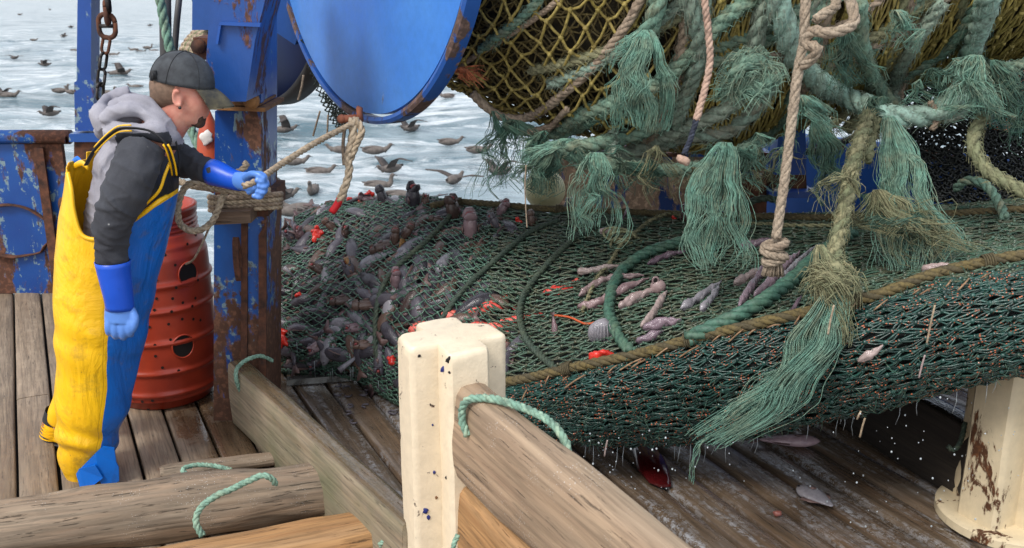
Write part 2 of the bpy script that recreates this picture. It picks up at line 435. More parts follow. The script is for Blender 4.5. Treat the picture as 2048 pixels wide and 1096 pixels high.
def wet_sea():
    t = NT('sea_water'); v = t.mapping((.35, 1.0, 1)); v2 = t.mapping((.5, 1.3, 1))
    n = t.noise(.55, 6, .62, v, .6); n2 = t.noise(3.2, 5, .6, v2, .3)
    sky_reflect = t.ramp(t.noise(.9, 8, .72, t.mapping((.55, 1, 1)), 1.2), [(.49, 0.), (.64, .8)])
    col = t.mix(t.ramp(n, [(.38, 0.), (.60, 1.)]), S(58, 90, 100), S(150, 164, 170))
    col = t.mix(sky_reflect, col, S(222, 227, 229))  # bright patches paint the white sky's reflection into the water colour
    nb = t.bump(n2, .9, .14); nb = t.bump(t.noise(11, 4, .6, v2), .5, .03, nb)
    return t.out(col, .16, nb)
M_sea = wet_sea()

# ================= SETTING =================
def sea():
    mb = MB(); rows = []; Y = 6.9; ys = []
    while Y < 3000: ys.append(Y); Y *= 1.017 if Y < 60 else 1.06
    nc = 260
    for Y in ys:
        r = []
        hw = Y*.72+4
        amp = .15 if Y < 80 else .15*80/Y
        for j in range(nc):
            x = -hw+2*hw*j/(nc-1)
            z = -.5-.0235*Y
            z += amp*(1.5*nz((x*.16, Y*.35, 0), 1, 3)+.8*nz((x*.5, Y*1.1, 0), 1, 9)+.3*nz((x*1.7, Y*3.0, 0), 1, 5))*min(1, Y/14)
            r.append((x, Y, z))
        rows.append(r)
    mb.rings(rows, closed=False, cap=False)
    o = mb.build('sea', M_sea, origin=(0, 0, 0)); tag(o, kind='structure')
sea()
UA = math.atan2(.9, -.434); U = Vector((math.cos(UA), math.sin(UA), 0)); V = Vector((-math.sin(UA), math.cos(UA), 0))*-1   # planks run along U, V points right-away
def local(o, ang): return Matrix.Translation(o) @ Matrix.Rotation(ang, 4, 'Z')
# pen board line (left) : A far end, B near end
PA = G(486, 846); PB = Vector((-.377, 2.94, 0)); pend = (PB-PA).normalized(); penn = Vector((-pend.y, pend.x, 0))   # penn points right/away
def deck():
    wd = .158; w0 = G(256, 833).dot(V)
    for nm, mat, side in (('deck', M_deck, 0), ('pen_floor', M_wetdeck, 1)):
        mb = MB(); Ml = local(Vector((0, 0, 0)), UA); Mi = Ml.inverted()
        for k in range(-26, 26):
            w = w0+k*wd
            segs = [-1.0]
            r2 = random.Random(k*13+5)
            cuts = sorted([3.55+r2.uniform(-.05, .05)] if k % 2 == 0 and k < 0 else [r2.uniform(4.5, 5.6)])
            cuts = [-1.2]+cuts+[7.2]
            for a, b in zip(cuts[:-1], cuts[1:]):
                N = max(2, int((b-a)/.1)); colr = r2.random(); runs = []; cur = []
                for i in range(N+1):
                    s = a+(b-a)*i/N
                    c = U*s+V*(w+wd/2)
                    d = (c-PA).dot(penn)
                    ok = (c.y < (6.35 if c.x < 1.6 else 6.35)) and ((d > .03) == bool(side))
                    if ok: cur.append(s)
                    else:
                        if len(cur) > 1: runs.append(cur)
                        cur = []
                if len(cur) > 1: runs.append(cur)
                for cur in runs:
                    rings = []
                    e0 = cur[0]+.004; e1 = cur[-1]-.004
                    hw = wd/2-(.0075 if side else .0055)-.002*r2.random(); dz = r2.uniform(-.003, .003)-(.006 if side else 0)
                    for s in [e0]+cur[1:-1]+[e1]:
                        j = nz((s*1.3, k, 0), 1)*.0025; j2 = nz((s*1.3, k, 9), 1)*.0025
                        z_ = dz+nz((s*.9, k*3, 4), 1)*.003
                        prof = [(-hw+j, -.05), (-hw+j, -.007), (-hw+.007+j, 0), (-hw*.4, .0015), (hw*.4, .0015), (hw-.007+j2, 0), (hw+j2, -.007), (hw+j2, -.05)]
                        # local coords : x along U, y along left of U
                        rings.append([Vector((s, -(w+wd/2+q), z_+zz)) for q, zz in prof])
                    mb.rings(rings, True, True, 0, colr)
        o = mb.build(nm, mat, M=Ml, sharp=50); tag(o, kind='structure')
    mb = MB(); mb.box((0, 2.9, -.1), (6.5, 3.45, .03)); tag(mb.build('deck_underlay', M_hole), kind='structure')
deck()

# ---- generic timber with worn corners: along local X, length L, width W (Y), height T (Z, from 0 up)
def timber(name, A, B, W, T, mat, label=None, cat=None, group=None, wear=.012, pw=5.0, endr=.03, z0=0.0, up=None, seed=0, parent=None, lean=0):
    A = Vector(A); B = Vector(B); d = B-A; L_ = d.length; x = d.normalized(); z = Vector((0, 0, 1)); y = z.cross(x).normalized(); z = x.cross(y)
    if lean: y, z = y*math.cos(lean)+z*math.sin(lean), z*math.cos(lean)-y*math.sin(lean)
    Mx = Matrix((x, y, z)).transposed().to_4x4(); Mx.translation = A
    mb = MB(); N = max(8, int(L_/.03)); K = 28; rings = []
    for i in range(-2, N+3):
        s = min(max(i, 0), N)/N*L_; e = 1.0
        if i < 0: e = {-1: .97, -2: .86}[i]
        if i > N: e = {1: .97, 2: .86}[i-N]
        if i in (-1,): s = -0*endr
        if i == -2: s = -endr*.5
        if i == N+2: s = L_+endr*.5
        ring = []
        for k in range(K):
            a = 2*PI*(k+.5)/K; c, s_ = math.cos(a), math.sin(a)
            q = (abs(c)**pw+abs(s_)**pw)**(-1/pw)
            yy = c*q*W/2*e; zz = s_*q*T/2*e
            dd = nz((s*1.1, yy*6, zz*6), 1, seed)*wear+nz((s*6, yy*25, zz*25), 1, seed+4)*wear*.35
            ll = math.hypot(yy, zz)+1e-6
            edge = (abs(c*s_)*2)**3*wear*1.2*max(0, nz((s*2.5, k//7, 2), 1, seed)+.2)
            ring.append(Vector((s, yy*(1+(dd-edge)/ll), T/2+zz*(1+(dd-edge)/ll)+z0)))
        rings.append(ring)
    mb.rings(rings, True, True, 0, .37)
    o = mb.build(name, mat, parent=parent, M=Mx, sharp=60)
    if label: tag(o, label, cat, group)
    return o

def pxprism(mb, poly, Y, depth, mi=0, lean=0.0):
    fr = [P(x, y, Y) for x, y in poly]; bk = [p+Vector((0, depth, 0)) for p in fr]
    mb.rings([fr, bk], True, True, mi)

# ================= BULWARKS =================
def bulwark_left():
    yb = G(60, 587).y; h = P(60, 275, yb).z; x1 = P(150, 500, yb).x; x0 = -5.2
    t = empty('bulwark', (x0/2+x1/2, yb, 0), 'low blue steel bulwark with rust stains and peeling paint, behind the fisherman', 'bulwark')
    mb = MB(); mb.box(((x0+x1)/2, yb+.02, h/2), ((x1-x0)/2, .02, h/2)); mb.build('plate', M_bluerust, t, smooth=False)
    mb = MB(); mb.tube([(x0, yb+.02, h), (x1+.05, yb+.02, h)], .045, 12, flat=1.6); mb.tube([(x0, yb-.03, h-.01), (x1+.05, yb-.03, h-.01)], .022, 8); mb.build('top_rail', M_bluerust, t)
    for px in (112,):
        mb = MB(); xx = P(px, 500, yb).x; mb.box((xx, yb-.02, h/2-.03), (.012, .022, h/2-.03)); mb.box((xx, yb-.045, h/2-.03), (.028, .005, h/2-.03)); mb.build('rib', M_rust, t, smooth=False)
    mb = MB(); c = P(22, 462, yb-.012)
    pts = [c+Vector((math.cos(a)*.26+.04*nz((math.cos(a), math.sin(a), 0), 2), 0, math.sin(a)*.17)) for a in [2*PI*i/40 for i in range(41)]]
    mb.tube(pts, [.026+.018*nz(p, 14) for p in pts], 6, flat=.25, up=(0, 1, 0.01)); mb.build('rust_ring', M_rust, t)
    mb = MB(); p = P(122, 408, yb-.1); mb.tube([p, p+Vector((.16, 0, 0))], .03, 10); mb.tube([p+Vector((.0, 0, 0)), p+Vector((.03, 0, 0))], .042, 10); mb.build('pin', M_rust, t)
bulwark_left()
def bulwark_right():
    yb = 6.15
    a = P(1105, 300, yb).x; b = P(1535, 300, yb).x
    t = empty('bulwark', (b, yb, 0), 'rust-scoured blue steel bulwark box behind the top of the full net', 'bulwark')
    zt = P(1300, 312, yb).z
    mb = MB(); mb.box(((a+b)/2, yb+.15, zt/2-.3), ((b-a)/2, .14, zt/2+.3)); mb.build('plate', M_rusty, t, smooth=False)
    mb = MB(); mb.box(((a+b)/2, yb+.14, zt+.012), ((b-a)/2+.02, .17, .012)); mb.build('top_edge', M_bluerust, t, smooth=False)
    x2 = P(1640, 300, yb).x
    mb = MB(); c0 = P(1468, 352, yb-.25); c1 = P(1532, 440, yb-.25)
    mb.box(((c0.x+c1.x)/2, yb-.12, (c0.z+c1.z)/2), ((c1.x-c0.x)/2, .12, (c0.z-c1.z)/2)); mb.build('bollard_block', M_rust, t, smooth=False)
    t = empty('bulwark', (2.6, 7, 0), 'clean blue steel side wall seen between the hanging frayed ropes', 'bulwark')
    A = P(1500, 300, 6.9); B = P(2150, 300, 5.6)
    d = (B-A); d.z = 0; L_ = d.length; M_ = Matrix.Rotation(math.atan2(d.y, d.x), 3, 'Z')
    zt = P(1600, 272, 6.8).z
    c = (A+B)/2; c.z = zt/2-.1
    mb = MB(); mb.box(c, (L_/2, .02, zt/2+.1), M_); mb.build('plate', M_blueclean, t, smooth=False)
    mb = MB(); mb.tube([Vector((A.x, A.y, zt)), Vector((B.x, B.y, zt))], .04, 10); mb.build('top_rail', M_bluerust, t)
bulwark_right()
def blue_posts():
    Y = G(60, 587).y-.05
    t = empty('stanchion', P(172, 270, Y), 'upright blue steel stanchion on the bulwark beside the hanging chain', 'post')
    mb = MB(); pxprism(mb, [(150, 262), (148, 165), (153, 162), (157, -160), (183, -160), (182, 160), (187, 165), (187, 262)], Y, .13); mb.build('column', M_blue, t, smooth=False)
    mb = MB(); pxprism(mb, [(138, 284), (138, 268), (206, 268), (206, 284)], Y-.03, .2); mb.build('foot_plate', M_bluerust, t, smooth=False)
    mb = MB(); pxprism(mb, [(150, 590), (148, 284), (200, 284), (200, 590)], Y, .16); mb.build('lower_leg', M_rust, t, smooth=False)
    Y = 5.8
    t = empty('stanchion', P(1585, 400, Y), 'thick blue deck stanchion with rust at its foot, behind the pale hanging rope', 'post')
    mb = MB(); pxprism(mb, [(1545, 385), (1562, 225), (1610, 225), (1614, 385)], Y, .16); mb.build('column', M_blue, t, smooth=False)
    mb = MB(); pxprism(mb, [(1540, 384), (1543, 350), (1612, 350), (1614, 384)], Y-.006, .172); mb.build('rusty_foot', M_rust, t, smooth=False)
    mb = MB(); pxprism(mb, [(1538, 396), (1538, 384), (1632, 384), (1632, 396)], Y-.1, .3); mb.build('foot_plate', M_blue, t, smooth=False)
    for px in (1550, 1622):
        mb = MB(); p = P(px, 383, Y-.07); mb.tube([p, p+Vector((0, 0, .02))], .018, 6); mb.build('bolt', M_galv, t, smooth=False)
    t = empty('stanchion', P(1490, 400, Y), 'blue stanchion on a rusty block behind the frayed rope ends', 'post')
    mb = MB(); pxprism(mb, [(1473, 350), (1476, 240), (1506, 240), (1507, 350)], Y, .12); mb.build('column', M_bluerust, t, smooth=False)
    mb = MB(); pxprism(mb, [(1467, 440), (1467, 356), (1533, 356), (1533, 440)], Y-.05, .22); mb.build('foot_block', M_rust, t, smooth=False)
    for px in (1488, 1518):
        mb = MB(); p = P(px, 354, Y); mb.tube([p, p+Vector((0, 0, .022))], .022, 6); mb.build('bolt', M_galv, t, smooth=False)
    for i, pp in enumerate(([(1512, 350), (1510, 300), (1560, 235), (1640, 220)], [(1500, 330), (1580, 305), (1640, 300), (1720, 270)])):
        mb = MB(); mb.tube(spline([P(x, y, 6.0) for x, y in pp], .04), .022, 8)
        tag(mb.build('hose', M_black), ('black hose curving steeply up past the blue stanchions' if i == 0 else 'black hose running flat behind the blue stanchions'), 'hose')
    mb = MB()
    rs = []
    for i in range(13):
        a = PI*i/12; rs.append([P(1090, 380, 5.5)+Vector((math.cos(b)*math.sin(a)*.115, math.sin(b)*math.sin(a)*.115, math.cos(a)*.115*(1+.05*math.sin(b*3)))) for b in [2*PI*k/20 for k in range(20)]])
    mb.rings(rs); buoy = empty('net_float', P(1090, 410, 5.5), 'round stained cream float half hidden behind the net top rope', 'float')
    mb.build('float_shell', m_plain('stained_float', S(206, 198, 156), .5, scale=3, col2=S(160, 154, 104)), buoy)
    mb = MB(); c = P(1090, 345, 5.5); mb.tube([c+Vector((math.cos(a)*.03, 0, math.sin(a)*.03)) for a in [2*PI*k/12 for k in range(13)]], .008, 6); mb.build('eyelet', M_steel, buoy)
blue_posts()

# ================= MAIN POST =================
def main_post():
    Y = G(486, 846).y
    t = empty('gantry_post', G(490, 848), 'massive rusty blue gantry post between the red barrel and the fish net', 'post')
    mb = MB(); pxprism(mb, [(427, 848), (428, 430), (430, 222), (487, 222), (487, 848)], Y+.02, .26); mb.build('box_column', M_post, t, smooth=False)
    mb = MB(); pxprism(mb, [(486, 846), (486, 700), (487, -150), (520, -150), (523, 380), (533, 440), (533, 850)], Y, .3); mb.build('column', M_post, t, smooth=False)
    mb = MB(); pxprism(mb, [(482, 846), (482, 430), (494, 430), (494, 846)], Y-.02, .02); pxprism(mb, [(517, 848), (517, 470), (532, 445), (532, 848)], Y-.018, .018); mb.build('weld_strip', M_rust, t, smooth=False)
    mb = MB(); pxprism(mb, [(430, 385), (536, 392), (537, 432), (430, 440)], Y-.03, .34); mb.build('collar', M_rust, t, smooth=False)
    mb = MB(); pxprism(mb, [(424, 425), (500, 422), (502, 446), (426, 450)], Y-.14, .5); mb.build('wood_block', m_wood('old_block', S(120, 95, 75), S(80, 60, 48), S(140, 120, 100)), t, smooth=False)
    # ochre ledge and bracket
    mb = MB(); pxprism(mb, [(414, 212), (530, 216), (530, 224), (414, 219)], Y-.07, .36); pxprism(mb, [(421, 203), (520, 206), (520, 211), (421, 211)], Y-.05, .3); mb.build('ledge', M_ochre, t, smooth=False)
    mb = MB(); c = P(505, 201, Y-.08); mb.tube([c, c+Vector((0, -.03, 0))], .033, 12, up=(0, 0, 1)); mb.ell(c+Vector((0, -.03, 0)), (.026, .012, .026)); mb.build('bolt', M_ochre, t)
    mb = MB(); pxprism(mb, [(494, 200), (500, 100), (516, 78), (524, 80), (522, 206)], Y-.05, .05); mb.build('gusset', M_bluerust, t, smooth=False)
    # strut coming down from upper right
    mb = MB(); pxprism(mb, [(418, 203), (412, 120), (430, -120), (560, -120), (510, 80), (492, 203)], Y-.30, .28); st = mb.build('strut', m_paint('strut_paint', S(22, 74, 146), S(12, 48, 104), amount=.42, rough=.4, scale=5), t, smooth=False)
    mb = MB(); pxprism(mb, [(437, 50), (440, 44), (521, 46), (520, 54)], Y-.325, .026); pxprism(mb, [(431, 88), (437, 50), (442, 50), (436, 88)], Y-.323, .024)
    mb.build('weld_frame', M_blue, st, smooth=False)
    mb = MB(); pxprism(mb, [(386, 118), (386, 75), (416, 76), (416, 120)], Y-.2, .2); br = mb.build('bracket', M_rust, t, smooth=False)
    mb = MB(); c = P(400, 92, Y-.2); mb.tube([c, c+Vector((0, -.035, 0))], .028, 8); mb.build('bolt', M_rust, br)
    # padeye
    mb = MB(); rs = []
    c = P(481, 512, Y-.02)
    for k in range(25):
        a = 2*PI*k/24; rs.append([c+Vector((nx, -.02-math.cos(a)*rr*.55-.03, math.sin(a)*rr*1.9)) for nx, rr in ((-.012, .026), (.012, .026), (.012, .052), (-.012, .052))])
    mb.rings(rs, True, False); mb.build('padeye', M_rust, t, smooth=False)
    # upper column behind, with the gap of the reel housing
    mb = MB(); pxprism(mb, [(384, 60), (386, -140), (440, -140), (436, 60)], Y+.35, .12); mb.build('back_column', M_blueclean, t, smooth=False); mb = MB(); pxprism(mb, [(545, 60), (540, -140), (592, -140), (600, 60), (590, 90)], Y+.9, .1)
    mb.build('back_column', M_blueclean, t, smooth=False)
main_post()

# ================= PEN BOARDS / TIMBERS =================
dirB = pend
def offs(p, dz=0): return Vector((p.x, p.y, dz))
timber('pen_board', PA-pend*.0, PB+pend*.12, .10, .315, M_pen2, 'mossy board on edge with wet brown top, from the blue post to the cream post', 'board', seed=1, wear=.008, pw=9)
# log baulk lying on deck at lower left
ta = P(0, 1062, 3.16); ta.z = 0.0; tb = P(688, 985, 3.36); tb.z = 0
timber('timber_baulk', G(-330, 1175)+Vector((0, .04, 0)), G(685, 1030)+Vector((0, .05, 0)), .20, .215, M_timber, 'weathered grey baulk with a mint rope becket, lying in front of the boots', 'timber', seed=8, wear=.035, pw=3.2, endr=.06)
timber('timber_baulk', G(60, 1262), G(768, 1122)+Vector((0, .02, 0)), .2, .17, M_timberor, 'fresher orange-brown baulk at the bottom edge, in front of the grey one', 'timber', seed=12, wear=.015, pw=9, endr=.004)
timber('wood_offcut', G(330, 962), G(668, 908), .10, .07, M_timber, 'dark worn offcut behind the grey baulk by the mossy board', 'timber', seed=31, wear=.03, pw=2.6)
# foreground boards
FA = P(905, 930, 2.66); FB = P(1750, 1400, 1.55)
fa = P(940, 800, 2.74); fa.z = 0
fdir = Vector((.47, -.883, 0)).normalized()
ztop = P(940, 768, 2.72).z
timber('pen_board', Vector((fa.x, fa.y, ztop-.315)), Vector((fa.x, fa.y, ztop-.315))+fdir*2.3, .125, .315, M_board, 'thick grey-brown board on edge in the foreground, slotted into the cream post', 'board', seed=21, wear=.012, pw=4.2)
timber('pen_board', Vector((fa.x, fa.y, ztop-.61)), Vector((fa.x, fa.y, ztop-.61))+fdir*2.3, .115, .285, M_timberor, 'orange-brown board slotted under the thick foreground board', 'board', seed=25, wear=.01, pw=6)
# dark far board on right
a = G(1560, 762); b = G(1905, 982); d_ = (b-a).normalized()
timber('pen_board', a, b+d_*.1, .12, .33, M_darkwood, 'dark wet board on edge at the right, ending behind the rusty cream post', 'board', seed=41, wear=.006, pw=8)
# strip at pen far edge
mb = MB(); A = G(574, 768); B = G(790, 752)
dd = (B-A).normalized(); mb.box((A+B)/2+Vector((0, 0, .016)), ((B-A).length/2, .022, .016), Matrix.Rotation(math.atan2(dd.y, dd.x), 3, 'Z')); tag(mb.build('metal_strip', M_galv, smooth=False), 'wet aluminium edge strip on the pen floor below the net', 'metal strip')

# ================= CREAM POSTS =================
def star(R, arms=4, wr=.42, rot=0.0, n=6, notch=.42):
    pts = []
    for k in range(arms):
        a = rot+2*PI*k/arms
        ca, sa = math.cos(a), math.sin(a)
        hw = R*wr
        def tr(x, y): return (x*ca-y*sa, x*sa+y*ca)
        pts.append(tr(hw*1.0, -hw))
        for q in range(n+1):
            b = -PI/2+PI*q/n; cr = .35*hw
            y = (hw-cr)*(1 if b > 0 else -1)+cr*math.sin(b) if q not in (n/2,) else 0
            pts.append(tr(R-cr+cr*math.cos(b), y))
    return pts
def cream_post(px, py, Y, ztop, R, label, rot, mat, plate=False, lean=0, spots=()):
    base = P(px, py, Y); bx = base.x; by = base.y
    t = empty('pen_post', (bx, by, 0), label, 'post')
    mb = MB(); N = 40; poly = star(R, rot=rot)
    prof = [(0, 1)]+[(ztop*(i/N)-.02, 1) for i in range(1, N+1)]+[(ztop-.008, .985), (ztop-.002, .95), (ztop, .88)]
    rings = []
    for z, s in prof:
        rings.append([Vector((bx+x*s+lean*z+nz((x*8, y*8, z*4), 1, 3)*.004, by+y*s+nz((x*8, y*8, z*4), 1, 8)*.004, z+(nz((x*12, y*12, 0), 1)*.012 if z > ztop-.03 else 0))) for x, y in poly])
    mb.rings(rings, True, True); mb.build('column', mat, t, sharp=40)
    if plate:
        mb = MB(); mb.rings([[Vector((bx+math.cos(a)*r, by+math.sin(a)*r, z)) for a in [2*PI*k/40 for k in range(40)]] for r, z in ((R*1.3, 0.0), (R*1.3, .03), (R*1.27, .035), (R*1.1, .036))], True, True); mb.build('base_plate', M_creamr, t, sharp=40)
    return t
post1 = cream_post(903, 700, 2.86, P(900, 668, 2.86).z, .158, 'cream-painted cross-shaped post standing in the centre foreground', math.radians(24), M_cream)
bpy.context.view_layer.update()
_c = [c for c in post1.children if c.name.startswith('column')][0]; _pb = BVHTree.FromPolygons([v.co.copy() for v in _c.data.vertices], [tuple(p.vertices) for p in _c.data.polygons])
for _x, _y, _r, _m in ((888, 738, .011, M_navy), (899, 745, .005, M_steel), (865, 850, .004, M_navy), (868, 944, .006, M_navy), (848, 1022, .012, M_navy), (856, 1034, .009, M_navy), (872, 996, .006, M_ochre), (897, 720, .010, M_steel), (838, 712, .006, M_steel), (893, 955, .006, M_steel)):
    h_ = _pb.ray_cast(C0, ray(_x, _y).normalized())
    if h_[0] is None: continue
    mb = MB(); mb.ell(h_[0], (_r, .002, _r*.8), Matrix.Rotation(_x, 3, 'Y'), 9, 6, 0, .5, .7); mb.build('paint_chip', _m, post1)
mb = MB()
post2 = cream_post(2012, 1050, G(2012, 1048).y+.05, .80, .20, 'rust-streaked cream post on a round base plate at the lower right', math.radians(28), M_creamr, plate=True)

# ================= BARREL =================
def barrel():
    c = G(292, 832); c.y += .27; R = .262; Hh = .955
    c.x = P(312, 600, c.y).x
    t = empty('barrel', (c.x, c.y, 0), 'red ribbed plastic barrel pierced with holes, behind the yellow oilskins', 'barrel')
    prof = [(.20, 0), (.225, .012), (.243, .05)]
    z = .05
    def bulge(z): return R*(1-.10*(abs(z-Hh*.46)/(Hh*.5))**3.2*.7)
    zs = [i*.006 for i in range(9, int((Hh-.03)/.006))]
    ribs = [.09, .20, .345, .50, .62, .79]
    for z in zs:
        r = bulge(z)
        for rb in ribs: r += .011*math.exp(-((z-rb)/.013)**2)
        if z > Hh-.12: r = min(r, .222+.006*math.sin((z-Hh)*300)*.8)
        elif z > Hh-.22: k = (z-(Hh-.22))/.10; r = r*(1-k)+.228*k
        prof.append((r, z))
    prof += [(.228, Hh-.02), (.230, Hh-.005), (.215, Hh), (.205, Hh-.005), (.205, Hh-.08), (.0001, Hh-.08)]
    mb = MB(); K = 72
    mb.rings([[Vector((c.x+math.cos(a)*r, c.y+math.sin(a)*r, z)) for a in [2*PI*k/K for k in range(K)]] for r, z in prof], True, True); mb.build('shell', M_barrel, t)
    def onb(px, py):
        d = ray(px, py); o = C0; ax = d.x; ay = d.y; ox = o.x-c.x; oy = o.y-c.y
        lo = .26
        for _ in range(12):
            A_ = ax*ax+ay*ay; B_ = 2*(ox*ax+oy*ay); C_ = ox*ox+oy*oy-lo*lo; D_ = B_*B_-4*A_*C_
            if D_ < 0: return None
            s = (-B_-math.sqrt(D_))/(2*A_); p = o+d*s; 
            rr = min(prof, key=lambda q: abs(q[1]-p.z))[0]
            if abs(rr-lo) < 1e-4: break
            lo = rr
        n = Vector((p.x-c.x, p.y-c.y, 0)).normalized(); return p, n
    for px, py, r in ((376, 547, .052), (366, 692, .052)):
        q = onb(px, py)
        if not q: continue
        p, n = q; mb = MB(); s = n.cross(Vector((0, 0, 1)))
        dk = [p+n*.005+s*math.cos(a)*r+Vector((0, 0, math.sin(a)*r*1.08))-n*(math.cos(a)*r)**2/(2*.262) for a in [2*PI*k/28 for k in range(28)]]
        mb.add(dk, [tuple(range(28))]); ho = mb.build('hole', M_hole, t)
        mb = MB(); mb.tube(dk+[dk[0]], .004, 6, cap=False); mb.build('hole_rim', M_barrel, ho)
    for px, py in ((340, 452), (383, 445), (330, 478), (374, 488), (312, 524), (306, 541), (313, 560), (350, 530), (313, 597), (345, 597), (365, 605), (384, 612), (309, 620), (343, 623), (364, 638), (386, 638), (337, 648), (299, 654), (390, 596), (278, 693), (310, 690), (277, 717), (311, 712), (341, 679), (357, 741), (285, 803), (305, 801), (247, 807), (297, 817), (262, 795), (391, 470), (395, 560), (330, 510), (352, 575), (400, 640), (325, 735)):
        q = onb(px, py)
        if not q: continue
        p, n = q; s = n.cross(Vector((0, 0, 1))); mb = MB()
        mb.add([p+n*.003+s*math.cos(a)*.0068+Vector((0, 0, math.sin(a)*.0072)) for a in [2*PI*k/10 for k in range(10)]], [tuple(range(10))])
        mb.build('drain_hole', M_hole, t)
barrel()

# ================= NET DRUM =================
VA = math.atan2(V.y, V.x)
VD = Vector((math.cos(VA+.15), math.sin(VA+.15), 0))
def disc_frame(c):   # local z = V (axle), local x = up-ish
    z = VD.copy(); x = Vector((0, 0, 1)); y = z.cross(x); M_ = Matrix((x, y, z)).transposed().to_4x4(); M_.translation = c; return M_
def lathe(mb, prof, K, M_, mi=0):
    mb.rings([[M_ @ Vector((math.cos(a)*r, math.sin(a)*r, z)) for a in [2*PI*k/K for k in range(K)]] for r, z in prof], True, False, mi)
def drum():
    c = P(714, -216, 4.45); M_ = disc_frame(c); R = c.z-P(752, 250, 4.35).z
    t = empty('net_drum', c, 'large net drum with a scuffed blue flange above the net', 'net drum')
    mb = MB(); lathe(mb, [(.001, 0), (R*.3, -.004), (R*.7, -.004), (R-.04, 0.0), (R-.035, .04), (.001, .04)], 160, M_); mb.build('flange', M_disc, t, sharp=25)
    mb = MB(); lathe(mb, [(R-.024, .03), (R-.026, -.008), (R-.010, -.014), (R+.004, -.006), (R+.006, .055), (R-.02, .06), (R-.024, .03)], 160, M_); mb.build('rim', M_rustrim, t, sharp=50)
    mb = MB(); lathe(mb, [(.001, -.18), (.12, -.18), (.13, -.17), (.13, 2.6), (.001, 2.6)], 32, M_); mb.build('axle', M_steel, t)
    mb = MB(); p0 = P(722, 236, 4.25); p1 = P(683, 238, 4.22); mb.tube([p0, p1], .017, 10); mb.ell(p1, .02); pxprism(mb, [(712, 214), (722, 218), (724, 246), (714, 246)], 4.22, .05); mb.build('pin', m_plain('red_rust', S(150, 88, 62), .8, col2=S(96, 58, 44)), t)
    c2 = P(500, -250, 6.0); M2 = disc_frame(c2); R2 = c2.z-P(478, 232, 5.5).z
    t2 = empty('brake_wheel', c2, 'dark-rimmed blue wheel behind the blue strut', 'wheel')
    mb = MB(); lathe(mb, [(.001, -.05), (R2*.55, -.05), (R2-.02, 0), (R2-.02, .03), (.001, .05)], 120, M2); mb.build('wheel_plate', m_plain('dark_blue_paint', S(14, 38, 88), .5, scale=3), t2)  # the wheel face is dark blue all over
    mb = MB(); lathe(mb, [(R2-.03, -.06), (R2, -.06), (R2, .07), (R2-.03, .07), (R2-.03, -.06)], 120, M2); mb.build('brake_band', m_plain('grimy_black_steel', S(48, 46, 46), .7, scale=10, col2=S(28, 26, 26)), t2)
drum()
# ================= COD END (the full net) =================
ST = [  # px : T, M, Sm, Nb, B (photo px, py, depth)
 [(548, 520, 5.15), (530, 580, 5.0), (520, 640, 4.9), (520, 700, 4.88), (535, 742, 4.95)],
 [(578, 455, 5.3), (560, 540, 5.0), (553, 650, 4.82), (555, 710, 4.76), (566, 744, 4.88)],
 [(640, 412, 5.38), (628, 530, 4.93), (622, 665, 4.66), (625, 720, 4.62), (632, 746, 4.80)],
 [(720, 390, 5.38), (706, 520, 4.84), (700, 665, 4.56), (705, 730, 4.52), (712, 756, 4.70)],
 [(800, 388, 5.3), (790, 520, 4.66), (785, 690, 4.38), (790, 750, 4.34), (795, 805, 4.42)],
 [(900, 400, 5.2), (895, 540, 4.50), (892, 720, 4.10), (895, 780, 4.06), (900, 848, 4.15)],
 [(1020, 412, 5.05), (1020, 560, 4.38), (1020, 770, 3.75), (1020, 815, 3.70), (1020, 862, 3.80)],
 [(1150, 420, 4.95), (1150, 575, 4.20), (1150, 742, 3.58), (1150, 810, 3.52), (1150, 878, 3.68)],
 [(1400, 430, 4.8), (1400, 560, 3.98), (1400, 682, 3.42), (1400, 780, 3.34), (1400, 884, 3.55)],
 [(1700, 428, 4.6), (1700, 520, 3.86), (1700, 612, 3.30), (1700, 720, 3.14), (1700, 826, 3.34)],
 [(2048, 398, 4.5), (2048, 470, 3.78), (2048, 540, 3.16), (2048, 640, 3.0), (2048, 742, 3.10)],
 [(2400, 370, 4.45), (2400, 430, 3.8), (2400, 490, 3.1), (2400, 580, 2.86), (2400, 690, 3.0)],
 [(3000, 330, 4.3), (3000, 380, 3.8), (3000, 420, 3.1), (3000, 490, 2.95), (3000, 600, 3.05)],
]
def cr(p0, p1, p2, p3, t): return .5*((2*p1)+(p2-p0)*t+(2*p0-5*p1+4*p2-p3)*t*t+(3*p1-p0-3*p2+p3)*t**3)
NV = 120; VS, VB = .40, .66
def section(row):
    T, M_, Sm, Nb, B = [P(*q) for q in row]
    zb = max(.01, B.z-.0); Ub = Vector((B.x*1.05, (B.y+T.y)/2, max(.01, B.z-.02))); K = Vector((T.x*.995, T.y+.12, (T.z*.55+Ub.z*.45)))
    loop = [T, M_, Sm, Nb, B, Ub, K]; n = 7; dense = []; marks = []
    for i in range(n):
        marks.append(len(dense))
        for q in range(24): dense.append(cr(loop[i-1], loop[i], loop[(i+1) % n], loop[(i+2) % n], q/24))
    marks.append(len(dense)); dense.append(dense[0])
    def seg(a, b, k):
        pts = dense[a:b+1]; L_ = [0]
        for i in range(1, len(pts)): L_.append(L_[-1]+(pts[i]-pts[i-1]).length)
        out = []; j = 0
        for q in range(k):
            d = L_[-1]*q/k
            while j < len(L_)-2 and L_[j+1] < d: j += 1
            f = (d-L_[j])/max(1e-9, L_[j+1]-L_[j]); out.append(pts[j].lerp(pts[j+1], min(1, max(0, f))))
        return out
    k1 = int(NV*VS); k2 = int(NV*VB)-k1
    return seg(marks[0], marks[2], k1)+seg(marks[2], marks[4], k2)+seg(marks[4], marks[7], NV-k1-k2)
secs = [section(r) for r in ST]
NUv = 220; grid = []
lens = [0]
